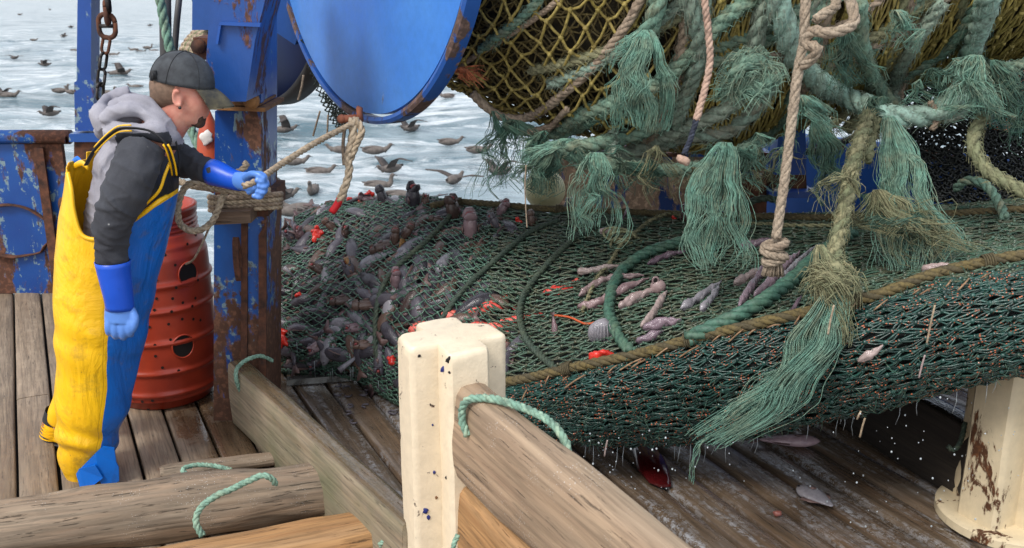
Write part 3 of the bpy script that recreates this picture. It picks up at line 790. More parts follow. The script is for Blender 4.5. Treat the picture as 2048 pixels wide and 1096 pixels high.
for i in range(1, len(secs)): lens.append(lens[-1]+(secs[i][30]-secs[i-1][30]).length)
TL = lens[-1]
for q in range(NUv+1):
    d = TL*q/NUv; i = 0
    while i < len(lens)-2 and lens[i+1] < d: i += 1
    t = (d-lens[i])/(lens[i+1]-lens[i])
    a, b, c, e = [secs[max(0, min(len(secs)-1, k))] for k in (i-1, i, i+1, i+2)]
    grid.append([cr(a[k], b[k], c[k], e[k], t) for k in range(NV)])
cent = [sum((p for p in r), Vector())/NV for r in grid]
for q in range(NUv+1):      # lumps from the catch and creases from the straps
    lump = max(0.0, min(1, 1.25-q/NUv*1.9*1.3))
    for k in range(NV):
        p = grid[q][k]; n = (p-cent[q]); n.y *= 1; n.normalize()
        dz = (nz(p, 3.2, 2)*.05+nz(p, 7, 4)*.022)*lump + nz(p, 2.5, 8)*.018
        if p.z < .05: dz = 0
        grid[q][k] = p+n*dz
US = lens[-2]/TL
def bag(u, v):
    u = max(0, min(.99999, u*US))*NUv; v = (v % 1.0)*NV
    i = int(u); j = int(v); fu = u-i; fv = v-j
    a = grid[i][j % NV].lerp(grid[i+1][j % NV], fu); b = grid[i][(j+1) % NV].lerp(grid[i+1][(j+1) % NV], fu)
    return a.lerp(b, fv)
def bagn(u, v):
    e = .006; d1 = bag(u+e, v)-bag(u-e, v); d2 = bag(u, v+e)-bag(u, v-e)
    n = d1.cross(d2)
    if n.length < 1e-9: return Vector((0, -1, 0))
    n.normalize()
    c = cent[int(max(0, min(.999, u*US))*NUv)]
    if n.dot(bag(u, v)-c) < 0: n = -n
    return n
bag_bvh = BVHTree.FromPolygons([tuple(p) for r in grid for p in r], [(i*NV+j, i*NV+(j+1) % NV, (i+1)*NV+(j+1) % NV, (i+1)*NV+j) for i in range(NUv) for j in range(NV)])
def on(px, py, off=0.0):
    d = ray(px, py).normalized(); h = bag_bvh.ray_cast(C0, d)
    if h[0] is None:
        h2 = bag_bvh.find_nearest(C0+d*4.9); return h2[0]+Vector((0, 0, off)), Vector((0, 0, 1))
    n = h[1]
    if n.dot(d) > 0: n = -n
    return h[0]+n*off, n
def netting(mb, surf, nf, u0, u1, v0, v1, nu, nv, r, jit=.15, shear=0, sag=.006, knot=1.8, mi=0, off=0.0, dbl=False, sides=4, keep=None, lift=.0, seed=0):
    rg = random.Random(seed+11); node = {}
    for i in range(nu+1):
        for j in range(nv+1):
            if (i+j) % 2: continue
            uu = u0+(u1-u0)*(i+rg.uniform(-jit, jit))/nu; vv = v0+(v1-v0)*(j+rg.uniform(-jit, jit))/nv + shear*(uu-u0)
            if keep and not keep(uu, vv): continue
            p = surf(uu, vv); n = nf(uu, vv)
            node[i, j] = (p+n*(off+lift*rg.random()), n)
    for (i, j), (p, n) in node.items():
        for dj in (-1, 1):
            q = node.get((i+1, j+dj))
            if not q: continue
            q = q[0]
            mid = (p+q)/2+n*rg.uniform(-sag*.2, sag)+Vector((0, 0, -sag*rg.random()))
            col = rg.random()
            if dbl:
                o_ = (q-p).cross(n).normalized()*r*1.05
                mb.tube([p+o_*.4, mid+o_*1.2, q+o_*.4], r*.82, sides, mi, col, cap=False); mb.tube([p-o_*.4, mid-o_*1.2+n*r*.4, q-o_*.4], r*.82, sides, mi, (col+.3) % 1, cap=False)
            else: mb.tube([p, mid, q], r, sides, mi, col, cap=False)
        if knot: mb.ell(p+n*r*.3, (r*knot*rg.uniform(.85, 1.25), r*knot, r*knot*1.1), None, 5, 4, mi, rg.random(), .3)
T_GREEN = S(48, 98, 80); T_GREEN2 = S(84, 120, 96); T_DK = S(26, 48, 42)
M_net = m_rope('green_twine', S(62, 100, 84), S(82, 98, 80), S(100, 136, 118), rough=.25)
M_netdull = m_rope('weedy_twine', S(78, 88, 70), S(96, 90, 70), S(70, 110, 92), rough=.3)
M_netside = m_rope('flecked_green_twine', S(23, 54, 49), S(32, 43, 37), S(52, 94, 85), rough=.26, fleck=S(176, 96, 62))
M_liner = m_plain('dark_liner', S(14, 18, 16), .6, scale=30, col2=S(7, 9, 8), bump=.9, bscale=90)  # dark solid liner hiding the inside of the net behind the meshes
M_seam = m_rope('algae_yellow_rope', S(98, 86, 58), S(116, 100, 56), S(74, 68, 52), fscale=90)
M_hoopg = m_rope('wet_green_rope', S(72, 116, 98), S(92, 112, 90), S(56, 96, 82), rough=.6)
M_hoop = m_rope('dark_green_rope', S(62, 78, 66), S(80, 88, 68), S(48, 66, 56), rough=.7)
M_green = m_rope('sea_green_rope', S(128, 162, 142), S(136, 132, 106), S(98, 138, 122))
M_greengrey = m_rope('faded_green_rope', S(154, 162, 146), S(122, 112, 92), S(130, 160, 144))
M_tan = m_rope('tan_rope', S(170, 150, 124), S(146, 124, 100), S(186, 170, 146))
M_brown = m_rope('brown_rope', S(152, 132, 112), S(128, 110, 92), S(172, 154, 134))
M_olive = m_rope('olive_rope', S(134, 132, 100), S(150, 142, 108), S(108, 118, 88))
M_fray = m_rope('frayed_green_fibre', S(122, 166, 146), S(140, 138, 112), S(96, 146, 130), rough=.75, bump=.1)
M_frayd = m_rope('dark_frayed_fibre', S(74, 116, 98), S(96, 100, 78), S(58, 96, 84), rough=.75, bump=.1)
M_mint = m_rope('mint_rope', S(140, 178, 158), S(160, 176, 150), S(112, 150, 132))

cod = empty('fishing_net', bag(.4, .9)*1.0, 'bulging green net full of dark fish, hauled from the pen floor towards the right', 'fishing net')
cod.location.z = 0
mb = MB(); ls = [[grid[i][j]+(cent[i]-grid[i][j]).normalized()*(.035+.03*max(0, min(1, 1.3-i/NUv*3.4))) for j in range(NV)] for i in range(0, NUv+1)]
mb.rings(ls, True, True); mb.build('inner_liner', M_liner, cod)
mb = MB(); netting(mb, bag, bagn, .005, .34, -.06, VS, 42, 58, .0032, .26, sag=.008, off=.004, dbl=False, knot=2.0); mb.build('mesh_panel', M_net, cod)
mb = MB()
netting(mb, bag, bagn, .34, 1.3, -.06, VS, 76, 84, .0040, .28, sag=.01, off=.004, dbl=False, knot=1.9, shear=.02)
netting(mb, bag, bagn, .30, 1.3, -.06, VS, 57, 76, .0034, .38, sag=.012, off=-.008, knot=0, seed=3, shear=-.03)
mb.build('mesh_panel', M_netdull, cod)
mb = MB()
netting(mb, bag, bagn, .24, 1.3, VS-.01, VB+.03, 70, 46, .0048, .36, sag=.010, off=.004, dbl=True, knot=1.9, seed=5)
mb.build('side_panel', M_netside, cod)
mb = MB(); netting(mb, bag, bagn, .24, 1.3, VS-.01, VB+.03, 70, 40, .0045, .35, sag=.010, off=-.012, knot=1.5, seed=6)
mb.build('inner_side_panel', m_rope('deep_green_twine', S(20, 42, 38), S(24, 34, 28), S(30, 58, 52), rough=.4), cod)
mb = MB(); netting(mb, bag, bagn, .0, .26, VS, VB+.02, 34, 30, .0036, .22, sag=.008, off=.004, knot=2.0, seed=8); mb.build('side_panel', M_net, cod)
mb = MB(); netting(mb, bag, bagn, 0, 1.3, VB, .95, 117, 24, .004, .2, off=.003, knot=1.6, seed=9); mb.build('back_panel', M_netdull, cod)
# whiskers of loose twine on the net
mb = MB()
for _ in range(2600):
    u = rnd.uniform(.28, .97); v = rnd.uniform(.0, .64); p = bag(u, v); n = bagn(u, v)
    tx = Vector((rnd.gauss(0, 1), rnd.gauss(0, .6), rnd.gauss(0, .5))).normalized()*rnd.uniform(.012, .035)
    mb.tube([p+n*.008, p+n*.02+tx*.5, p+n*.014+tx+Vector((0, 0, -.008))], [.0014, .0012, .0006], 3, 0, cap=False)
mb.build('twine_whiskers', M_frayd, cod)

def surf_rope(pts, off, step=.02):
    out = []
    for i in range(len(pts)-1):
        a, b = pts[i], pts[i+1]; k = max(2, int(math.hypot(b[0]-a[0], b[1]-a[1])/9))
        p0 = pts[max(0, i-1)]; p3 = pts[min(len(pts)-1, i+2)]
        for q in range(k):
            t = q/k
            f = lambda w: .5*((2*a[w])+(b[w]-p0[w])*t+(2*p0[w]-5*a[w]+4*b[w]-p3[w])*t*t+(3*a[w]-p0[w]-3*b[w]+p3[w])*t**3)
            out.append(on(f(0), f(1), off)[0])
    out.append(on(*pts[-1], off)[0])
    for _ in range(2): out = [out[0]]+[(out[i-1]+out[i]*2+out[i+1])/4 for i in range(1, len(out)-1)]+[out[-1]]
    return out
def srope(name, pts, r, mat, label=None, parent=None, cat='rope', group=None, fz=0, strands=3, pitch=5.5, off=None, lash=()):
    mb = MB(); q = spline(surf_rope(pts, (off if off is not None else r*.9)), max(r*.9, .006))
    rope_mb(mb, q, r, strands, pitch, raw=True)
    if fz: fuzz(mb, q, r, int(fz*len(q)*r), .018, .0010)
    for l in lash:
        i = int(l*(len(q)-1)); t = (q[min(i+1, len(q)-1)]-q[max(0, i-1)]).normalized()
        for k in range(5):
            c = q[i]+t*(k-2)*.008
            a = t.orthogonal().normalized(); b = t.cross(a)
            mb.tube([c+a*math.cos(x)*r*1.22+b*math.sin(x)*r*1.22+t*.003*math.sin(x) for x in [2*PI*z/14 for z in range(15)]], .0042, 4, 0, .9)
    o = mb.build(name, mat, parent)
    if label: tag(o, label, cat, group)
    return o
srope('seam_rope', [(1000, 772), (1060, 762), (1150, 742), (1280, 715), (1400, 682), (1520, 655), (1640, 628), (1750, 602), (1860, 562), (1950, 540), (2055, 520), (2150, 505)], .021, M_seam, None, cod, fz=60, strands=4, pitch=7, lash=(.12, .33, .62, .86))
srope('head_rope', [(862, 418), (900, 410), (960, 412), (1100, 424), (1250, 430), (1400, 436), (1520, 440), (1640, 442), (1800, 440), (1950, 432), (2080, 424)], .018, M_seam, None, cod, fz=50, strands=4, pitch=7, lash=(.05, .22, .45))
srope('strap', [(905, 430), (880, 460), (840, 500), (800, 535), (770, 575), (757, 620), (755, 680), (765, 740)], .014, M_hoop, None, cod, fz=60, off=.016)
srope('strap', [(1118, 445), (1060, 470), (1010, 510), (965, 550), (925, 590), (895, 630), (880, 665), (872, 720)], .015, M_hoop, None, cod, off=.016)
srope('strap', [(1215, 448), (1160, 475), (1110, 520), (1070, 565), (1045, 605), (1042, 645), (1060, 690), (1095, 725), (1118, 745)], .016, M_hoop, None, cod, off=.018)
srope('hoop_rope', [(1420, 484), (1370, 492), (1310, 510), (1268, 532), (1240, 560), (1224, 600), (1222, 640), (1240, 680), (1268, 715)], .026, M_hoopg, 'thick sea-green rope hoop curling over the net in front of pink flesh', None, fz=0, off=.028)
srope('hoop_rope', [(1380, 690), (1420, 672), (1480, 645), (1540, 610), (1590, 570), (1625, 535), (1665, 505), (1705, 478)], .030, M_hoopg, 'thick sea-green rope lying diagonally on the net below the knotted sling', None, fz=0, off=.03)
srope('braided_lacing', [(1385, 440), (1450, 452), (1520, 452), (1600, 456), (1680, 456)], .010, M_olive, 'thin brown braid running along the net below its top rope', None, strands=2, pitch=8, off=.012)
srope('braided_lacing', [(1390, 428), (1340, 434), (1295, 452), (1265, 480), (1240, 500), (1225, 530), (1198, 560), (1180, 600), (1168, 630)], .010, M_olive, 'thin brown braid wandering down the net left of the green hoop', None, strands=2, pitch=8, off=.02, fz=200)
# bundle of tangled lacing
mb = MB(); c, n = on(1248, 485, .02)
for k in range(9):
    p = c+Vector((rnd.uniform(-.05, .05), rnd.uniform(-.02, .02), rnd.uniform(-.03, .03)))
    mb.tube([p+Vector((math.cos(a)*.045, math.sin(a*2+k)*.012, math.sin(a)*.03)) for a in [2*PI*z/16 for z in range(15)]], .006, 5)
tag(mb.build('rope_tangle', M_olive), 'small tangle of brown cord left of the green hoop', 'cord')
mb = MB(); q = surf_rope([(1108, 635), (1150, 640), (1170, 655), (1200, 647), (1235, 642)], .012); mb.tube(q, .005, 5); tag(mb.build('orange_twine', m_plain('orange_twine', S(200, 92, 50), .6)), 'short wavy length of orange twine lying on the net', 'twine')
# lacings between seam and side panel, copper twine ends
mb = MB()
for k in range(24):
    px = 1010+k*43+rnd.uniform(-20, 20); py = 772-(px-1000)*.245+rnd.uniform(8, 26)
    p = on(px, py, .016)[0]; q = on(px-rnd.uniform(8, 46), py+rnd.uniform(6, 30), .016)[0]
    mb.tube(spline([p, (p+q)/2+Vector((0, -.012, .01)), q], .01), .0032, 5, 0)
mb.build('lacing_twine', m_rope('copper_twine', S(150, 116, 84), S(110, 80, 58), S(166, 136, 106)), cod)

# ================= FISH =================
def fish_mesh(name, mats, L_=.24, h=.05, w=.035, mouth=0.0, tail=True, seed=0, bend=0.0):
    mb = MB(); N = 16; K = 12; rings = []
    def cen(t): return Vector((t*L_, math.sin(t*PI)*bend, 0))
    for i in range((2 if mouth else 0), N+1):
        t = i/N
        k = math.sin(min(1, (t+.03)/.36)*PI/2)**.75 if t < .36 else (1-((t-.36)/.64)**1.5*.86)
        hh = h*k*.5; ww = w*k*.5
        if i == 0: hh *= .55; ww *= .6
        rings.append([cen(t)+Vector((0, math.cos(a)*ww, math.sin(a)*hh*(1 if math.sin(a) > 0 else 1.08))) for a in [2*PI*q/K for q in range(K)]])
    mb.rings(rings, True, True, 0, .4)
    if mouth:
        mb.ell((.07*L_, 0, -h*.04), (L_*.055, w*.36, h*.16), None, 10, 8, 1)
        for sg in (1, -1):
            rr = []
            for i in range(7):
                t = i/6; x = .15*L_-t*L_*(.175 if sg > 0 else .145); z = sg*h*(.16+(.06 if sg > 0 else .17)*t); th = h*.25*(1-t**2*.6); ww = w*.50*(1-t**2*.5)
                rr.append([Vector((x, math.cos(a)*ww, z+math.sin(a)*th*(.5 if math.sin(a)*sg < 0 else 1))) for a in [2*PI*q/12 for q in range(12)]])
            mb.rings(rr, True, True, 0, .6); rr = []
            for i in range(0):
                t = i/4; x = .06*L_-t*L_*(.09 if sg > 0 else .075); z = sg*(h*.20+mouth*t*h*.10); ww = w*.42*(1-t*.45); th = h*.17*(1-t*.5)
                rr.append([Vector((x, math.cos(a)*ww, z+math.sin(a)*th)) for a in [2*PI*q/8 for q in range(8)]])
            
    if tail:
        e = cen(1); 
        def fan(pts):
            f = [e+Vector((x, 0.0012, z)) for x, z in pts]; b = [e+Vector((x, -.0012, z)) for x, z in pts]; mb.rings([f, b], True, True, 2, .8)
        fan([(-.01, .004), (L_*.16, h*.5), (L_*.19, h*.42), (L_*.13, 0), (L_*.19, -h*.42), (L_*.16, -h*.5), (-.01, -.004)])
    def fin(x0, x1, hh_, sg):
        pts = [(x0*L_, sg*h*.40), (x0*L_+.012, sg*(h*.42+hh_)), ((x0*.4+x1*.6)*L_, sg*(h*.36+hh_*.75)), (x1*L_, sg*h*.22)]
        mb.rings([[Vector((x, .001+math.sin(x/L_*PI)*bend, z)) for x, z in pts], [Vector((x, -.001+math.sin(x/L_*PI)*bend, z)) for x, z in pts]], True, True, 2, .7)
    fin(.38, .82, h*.3, 1); fin(.5, .82, h*.22, -1)
    for sg in (1, -1):
        mb.ell(((.17 if mouth else .085)*L_, sg*w*(.44 if mouth else .33), h*.14), (h*.06, h*.035, h*.06), None, 8, 6, 3, .5)
        pf = [(.27*L_, -h*.02), (.36*L_, -h*.22), (.44*L_, -h*.18), (.40*L_, .0)]
        y = sg*w*.52
        mb.rings([[Vector((x, y, z)) for x, z in pf], [Vector((x, y+sg*.004, z)) for x, z in pf]], True, True, 2, .6)
    me = mb.mesh(name, mats); return me
def m_fish(name, c1, c2, c3, rough=.22):
    t = NT(name); n = t.noise(26, 6, .7); s_ = t.vor(210)
    col = t.mix(t.ramp(n, [(.35, 0.), (.65, 1.)]), c1, c2)
    col = t.mix(t.math('MULTIPLY', t.orand(), .7), col, c3)
    return t.out(col, rough, t.bump(t.noise(30, 5, .6), .4, .008, t.bump(t.noise(130, 4, .7), .5, .003, t.bump(s_, .3, .002))))
MF_dark = m_fish('dark_fish_skin', S(66, 63, 70), S(34, 33, 37), S(104, 98, 106))
MF_brown = m_fish('brown_fish_skin', S(70, 56, 50), S(60, 46, 44), S(112, 88, 76))
MF_pink = m_fish('pink_fish_flesh', S(158, 134, 132), S(112, 88, 92), S(176, 160, 152), .11)
MF_mauve = m_fish('mauve_fish_skin', S(128, 104, 108), S(88, 66, 72), S(140, 118, 120), .14)
MF_lilac = m_fish('lilac_fish_flesh', S(116, 96, 106), S(78, 60, 72), S(140, 122, 130), .12)
MF_silver = m_fish('silver_fish_skin', S(136, 134, 140), S(78, 76, 84), S(164, 158, 162), .14)
MF_red = m_plain('red_flesh', S(214, 58, 44), .25, scale=30, col2=S(160, 30, 26), bump=.4, sss=.1)
MF_mouth = m_plain('fish_mouth', S(140, 60, 60), .35)
MF_fin = m_fish('fish_fin', S(104, 80, 84), S(72, 54, 58), S(130, 104, 92), .35)
MF_eye = m_plain('fish_eye', S(24, 22, 26), .08)
MF_amber = m_fish('amber_fin', S(160, 118, 62), S(112, 76, 42), S(150, 110, 70), .3)
fm = []
for i in range(5):
    fm.append(fish_mesh('fish_body', [MF_dark, MF_mouth, MF_fin, MF_eye], .19+.02*i, .062, .05, 0, True, i, (-.02, .01, .025, -.01, 0)[i]))
fm_pale = [fish_mesh('fish_body', [m_, MF_mouth, MF_fin, MF_eye], .2, .06, .05, 0, True, 7, .015) for m_ in (MF_silver, MF_brown, MF_brown)]
fm_open = [fish_mesh('fish_body', [m, MF_mouth, MF_fin, MF_eye], .21, .072, .058, .9, True, 9) for m in (MF_dark, MF_brown, MF_mauve)]
def basis(x, n):
    x = x.normalized(); z = (n-x*n.dot(x)); z.normalize(); y = z.cross(x); return Matrix((x, y, z)).transposed()
# packed fish, seen through the meshes
cnt = 0; placed = []
r3 = random.Random(99)
for tries in range(6000):
    if cnt >= 299: break
    u = r3.uniform(.0, .37); v = r3.uniform(-.02, .60)
    if u > .24 and v > .42: continue
    if u > .30 and r3.random() < .5: continue
    p = bag(u, v)
    if p.z < .02 or any((p-q).length < .053 for q in placed): continue
    placed.append(p); n = bagn(u, v)
    d = Vector((r3.gauss(0, 1), r3.gauss(0, 1), r3.gauss(0, .6))); d -= n*d.dot(n)
    B_ = basis(d, n)
    side = r3.random() < .75
    R3 = B_ @ Matrix.Rotation(PI/2 if side else r3.uniform(0, .6), 3, 'X')
    pale = r3.random() < .2; o = bpy.data.objects.new('fish', r3.choice(fm_pale if pale else fm)); COL.objects.link(o)
    s_ = r3.uniform(.85, 1.25)
    cpos = p-n*(.024*s_+.003)-d.normalized()*.1*s_
    o.matrix_world = Matrix.Translation(cpos) @ R3.to_4x4() @ Matrix.Scale(s_, 4)
    if pale: tag(o, 'silvery or brown fish packed among the dark ones inside the net', 'fish', 'silvery and brown fish packed inside the net')
    else: tag(o, 'dark slimy fish packed inside the green net, seen through its meshes', 'fish', 'dark fish packed inside the net')
    cnt += 1
# fish poking out of the net; px, py (where it leaves the net), direction in picture (dx, dy), scale, kind
def poke(px, py, dx, dy, sc, mesh, label, out=.35, back=.45, name='fish', cat='fish', roll=0.0, group=None):
    p, n = on(px, py)
    roll = roll or (PI/2+rnd.uniform(-.7, .7))
    p2 = P(px+dx*40, py+dy*40, p.y-.01); d = (p2-P(px, py, p.y)).normalized(); d = (d+n*out).normalized()
    B_ = basis(-d, n) @ Matrix.Rotation(roll, 3, 'X')
    o = bpy.data.objects.new(name, mesh); COL.objects.link(o)
    o.matrix_world = Matrix.Translation(p+d*.21*sc*back) @ B_.to_4x4() @ Matrix.Scale(sc, 4)
    tag(o, label, cat, group); return o
D, BR, PK = fm_open
for a in [
 (825, 405, .1, -1, 1.15, D, 'large dark fish head pointing straight up at the top of the net'),
 (768, 400, -.5, -1, .9, D, 'dark gaping fish head next to the red flesh at the top of the net'),
 (850, 408, .1, -1, .6, BR, 'small brown fish snout right of the tallest fish head'),
 (908, 430, -.25, -1, 1.15, BR, 'broad brown fish head beside the pink gaping one'),
 (940, 465, .05, -1, 1.25, PK, 'pink gaping fish head standing up from the net'),
 (1000, 425, .8, -.8, .8, PK, 'pale purple fish tail-end leaning right by the top rope'),
 (1060, 405, -.2, -1, .7, BR, 'small brown fish head left of the stained float'),
 (985, 400, -.6, -.8, .7, D, 'small black fish head on the top rope against the sea'),
 (1372, 428, -.1, -1, .8, BR, 'reddish fish gills rising in front of the rusty bulwark'),
 (1135, 420, .3, -1, .7, D, 'dark fish snout just right of the stained float'),
 (600, 475, -.1, -1, .75, PK, 'pink fish snout near the left end of the net beside the post'),
 (585, 478, -.7, -.7, .7, D, 'dark fish pointing left beside the blue post'),
 (610, 500, .9, .3, .8, D, 'dark fish with pink gape pointing right at the net left end'),
 (690, 470, .1, -1, .6, BR, 'little brown fish upright left of the brown cluster'),
 (640, 540, -.8, -.4, .65, BR, 'brown fish snout below the red flesh at the left of the net'),
 (665, 455, -.8, -.6, .7, BR, 'brown fish lying head to the left under the dangling red rope end'),
 (770, 490, -.8, .6, .85, BR, 'brown fish curling down-left from the middle cluster'),
 (790, 480, .2, -1, .75, BR, 'brown fish head at the top of the middle cluster'),
 (810, 470, .7, -.7, .8, BR, 'amber-brown fish pointing right in the middle cluster'),
 (790, 565, .4, -1, .8, PK, 'mauve fish fin standing up beside the first strap'),
 (700, 545, -.3, -.9, .8, D, 'grey fish nosing up left of the first strap'),
 (740, 610, -1, .15, .9, BR, 'tan fish lying flat to the left, low on the net'),
 (690, 600, -1, .2, .8, BR, 'brown flat fish lying further left and lower on the net'),
 (715, 655, -1, .1, .65, PK, 'small pink fish snout low on the net front'),
 (735, 690, -1, .05, .7, BR, 'brown scaly fish head above the torn tail fin'),
 (640, 690, -.7, .5, .7, PK, 'purple fish low in the net next to the post'),
 (640, 720, -.9, .3, .7, D, 'grey-purple fish at the foot of the net by the post'),
 (760, 715, .2, 1, .8, D, 'dark fish hanging head down above the pen floor'),
 (1110, 660, .2, .9, .5, PK, 'small pink snout hanging beside the third strap'),
 (740, 400, -1, -.1, .7, PK, 'whitish fish lying flat behind the dangling red rope end'),
 (880, 440, -.9, .1, .6, BR, 'brown fish tip just left of the first strap top'),
]: poke(*a)
# pectoral fins and torn tails
def tail_mesh(name, mats):
    mb = MB(); N = 9; pts = []
    for i in range(N): a = -.42+.84*i/(N-1); pts.append((.11*math.cos(a)*(1+.1*(i % 2)), .11*math.sin(a)))
    pl = [(0, .008)]+[(x, y) for x, y in pts][::-1]+[(0, -.008)]
    mb.rings([[Vector((x, y, .0015)) for x, y in pl], [Vector((x, y, -.0015)) for x, y in pl]], True, True, 0)
    for i in range(N): mb.tube([Vector((0, 0, .001)), Vector((pts[i][0]*.97, pts[i][1]*.97, .002))], .0016, 4, 0)
    mb.tube([(-.09, 0, 0), (-.04, 0, 0), (.02, 0, 0)], [.016, .012, .006], 8, 0)
    return mb.mesh(name, mats)
tm = [tail_mesh('fish_tail', [m]) for m in (MF_silver, MF_amber, MF_lilac)]
for a in [(715, 712, -.8, .7, 1.0, tm[0], 'pale torn fish tail fanning out at the foot of the net'),
 (705, 545, -.3, -.8, .8, tm[1], 'amber fish tail fin sticking up left of the first strap'),
 (590, 555, -.5, -.5, .7, tm[0], 'small grey fish tail near the left end of the net'),
 (800, 500, -.1, 1, .6, tm[1], 'amber fish tail fin hanging under the middle cluster'),
 (1245, 415, .6, -.9, .6, tm[2], 'thin dark fish tail in front of the rusty bulwark')]: poke(*a, back=.1, name='fish_tail', cat='fish tail')
# blobs of red flesh
def blob(pts, r, mat, name, label, cat, seed=0, n=9, flat=.7, off=.012, group=None):
    mb = MB(); r2 = random.Random(seed)
    for px, py in pts:
        c, nn = on(px, py, off)
        for _ in range(n):
            q = c+Vector((r2.uniform(-1, 1), r2.uniform(-.6, .4), r2.uniform(-1, 1)))*r*.75
            mb.ell(q, (r*r2.uniform(.3, .6), r*r2.uniform(.25, .5), r*r2.uniform(.25, .6)), Matrix.Rotation(r2.uniform(0, 3), 3, 'Y'), 9, 7, 0, r2.random(), .35)
    o = remesh(mb, name, mat, .006, None, 2); tag(o, label, cat, group)
    c = sum((Vector(v.co) for v in o.data.vertices), Vector())/max(1, len(o.data.vertices))
    o.data.transform(Matrix.Translation(-c)); o.location = c
    return o
for pts, r, lb in [
 ([(636, 462), (640, 474)], .032, 'bright red burst flesh on the upper left of the net'),
 ([(568, 668), (572, 684)], .034, 'bright red flesh at the net left end beside the blue post'),
 ([(600, 590)], .022, 'small coral flesh lump between the two red ones by the post'),
 ([(742, 396), (728, 400)], .030, 'red flesh lump on the crest of the net below the drum flange'),
 ([(786, 720)], .026, 'glossy red lump just left of the cream foreground post'),
 ([(1208, 722), (1196, 724), (1220, 718)], .032, 'bright orange-red flesh lying against the yellow seam rope'),
 ([(1032, 392)], .020, 'red scrap of flesh on the top rope against the sea'),
 ([(1348, 408)], .016, 'tiny red scrap in front of the rusty bulwark'),
 ([(700, 402)], .018, 'coral scrap left of the crest lump')]:
    blob(pts, r, MF_red, 'red_flesh', lb, 'fish flesh', seed=int(pts[0][0]))
# red fish bellies under the meshes
M_redfish = m_fish('red_fish_skin', S(222, 84, 74), S(190, 50, 46), S(232, 128, 112), .25)
rfm = fish_mesh('fish_body', [M_redfish, MF_mouth, M_redfish, MF_eye], .16, .055, .045)
for (px, py) in [(835, 650), (850, 662), (905, 628), (940, 632), (962, 600), (975, 594), (985, 606), (950, 615), (1000, 650), (990, 665), (1010, 640), (1003, 676), (960, 650), (1038, 630), (1110, 575), (1125, 568)]:
    p, n = on(px, py, -.018); d = Vector((rnd.uniform(.5, 1), 0, rnd.uniform(-.2, .4)))
    o = bpy.data.objects.new('red_fish', rfm); COL.objects.link(o); o.matrix_world = Matrix.Translation(p-d.normalized()*.06) @ (basis(d, n) @ Matrix.Rotation(PI/2, 3, 'X')).to_4x4() @ Matrix.Scale(rnd.uniform(.6, .95), 4)
    tag(o, 'bright red fish showing through the meshes above the cream post', 'red fish', 'bright red fish inside the net')
# pale pink slimy pieces on the net
def slug(pts, r, mat, label, name='fish_flesh', off=.016, tip=.35, disp=.25, seed=0):
    q = spline(surf_rope(pts, off), .008); m = len(q); mb = MB()
    rr = []
    for i in range(m):
        t = i/(m-1); k = min(1, t/.12+tip)*min(1, (1-t)/.35+.12); rr.append(r*k*(1.1+2*disp*nz((t*5, seed, 0), 1, seed)))
    rr = [x*(1+.35*nz((i*.5, seed, 3), 1)) for i, x in enumerate(rr)]
    mb.tube(q, rr, 12, flat=.55)
    mb.tube([p+Vector((0, -.003, r*.35*math.sin(i*.9))) for i, p in enumerate(q)], [x*.72 for x in rr], 8, flat=.8)
    o = mb.build(name, mat); tag(o, label, 'fish flesh'); return o
for i, a in enumerate([
 ([(1156, 549), (1195, 545), (1240, 536)], .014, MF_pink, 'pale slim flesh strip, uppermost left of the green hoop'),
 ([(1160, 598), (1190, 575), (1225, 562), (1290, 556)], .017, MF_pink, 'pinkish flesh strip, second down left of the green hoop'),
 ([(1158, 620), (1200, 612), (1240, 588), (1300, 562)], .018, MF_pink, 'knobbly pink flesh strip, third down left of the green hoop'),
 ([(1240, 622), (1270, 604), (1300, 590), (1318, 582)], .022, MF_pink, 'fat pink flesh strip leading to the open gill'),
 ([(1285, 660), (1305, 640), (1320, 615), (1336, 588)], .020, MF_pink, 'pink flesh leg bending down inside the green hoop'),
 ([(1290, 665), (1330, 652), (1365, 648)], .022, MF_lilac, 'flat lilac flesh scrap inside the green hoop, lowest but one'),
 ([(1275, 690), (1300, 682), (1330, 668)], .015, MF_lilac, 'ragged magenta-pink scrap on the net above the seam rope'),
 ([(1364, 625), (1395, 606), (1425, 585), (1445, 570)], .018, MF_silver, 'translucent whitish flesh strip, left of the whitish pair'),
 ([(1404, 628), (1425, 605), (1440, 580)], .018, MF_silver, 'translucent whitish flesh strip, right of the whitish pair'),
 ([(1296, 535), (1330, 518), (1372, 508)], .014, MF_lilac, 'thin lilac strip under the arch of the green hoop'),
 ([(1200, 470), (1220, 465), (1240, 466)], .014, MF_pink, 'small pink strip near the top rope left of the cord tangle'),
 ([(1480, 620), (1505, 580), (1530, 545), (1545, 520)], .022, MF_lilac, 'long lilac flesh strip running down from the sling knot'),
 ([(1470, 575), (1500, 560), (1530, 545)], .020, MF_pink, 'pinkish blob end pointing left under the sling knot'),
 ([(1510, 600), (1540, 575), (1580, 530), (1600, 512)], .024, MF_lilac, 'wide purple flesh strip right of the sling knot'),
 ([(1550, 585), (1580, 550), (1615, 515), (1640, 495)], .016, MF_silver, 'grey lilac strip beside the diagonal green rope'),
 ([(1480, 500), (1520, 492), (1560, 490)], .022, MF_lilac, 'purple scrap behind the sling knot'),
 ([(1580, 640), (1595, 615), (1605, 600)], .012, MF_lilac, 'small grey strip below the diagonal green rope'),
 ([(1845, 548), (1880, 545), (1920, 540)], .018, MF_pink, 'pale fish snout tucked along the seam rope at the right'),
 ([(1716, 718), (1740, 705), (1765, 690)], .014, MF_pink, 'pink snout poking from the dark side of the net'),
 ]): slug(*a, seed=i*3)
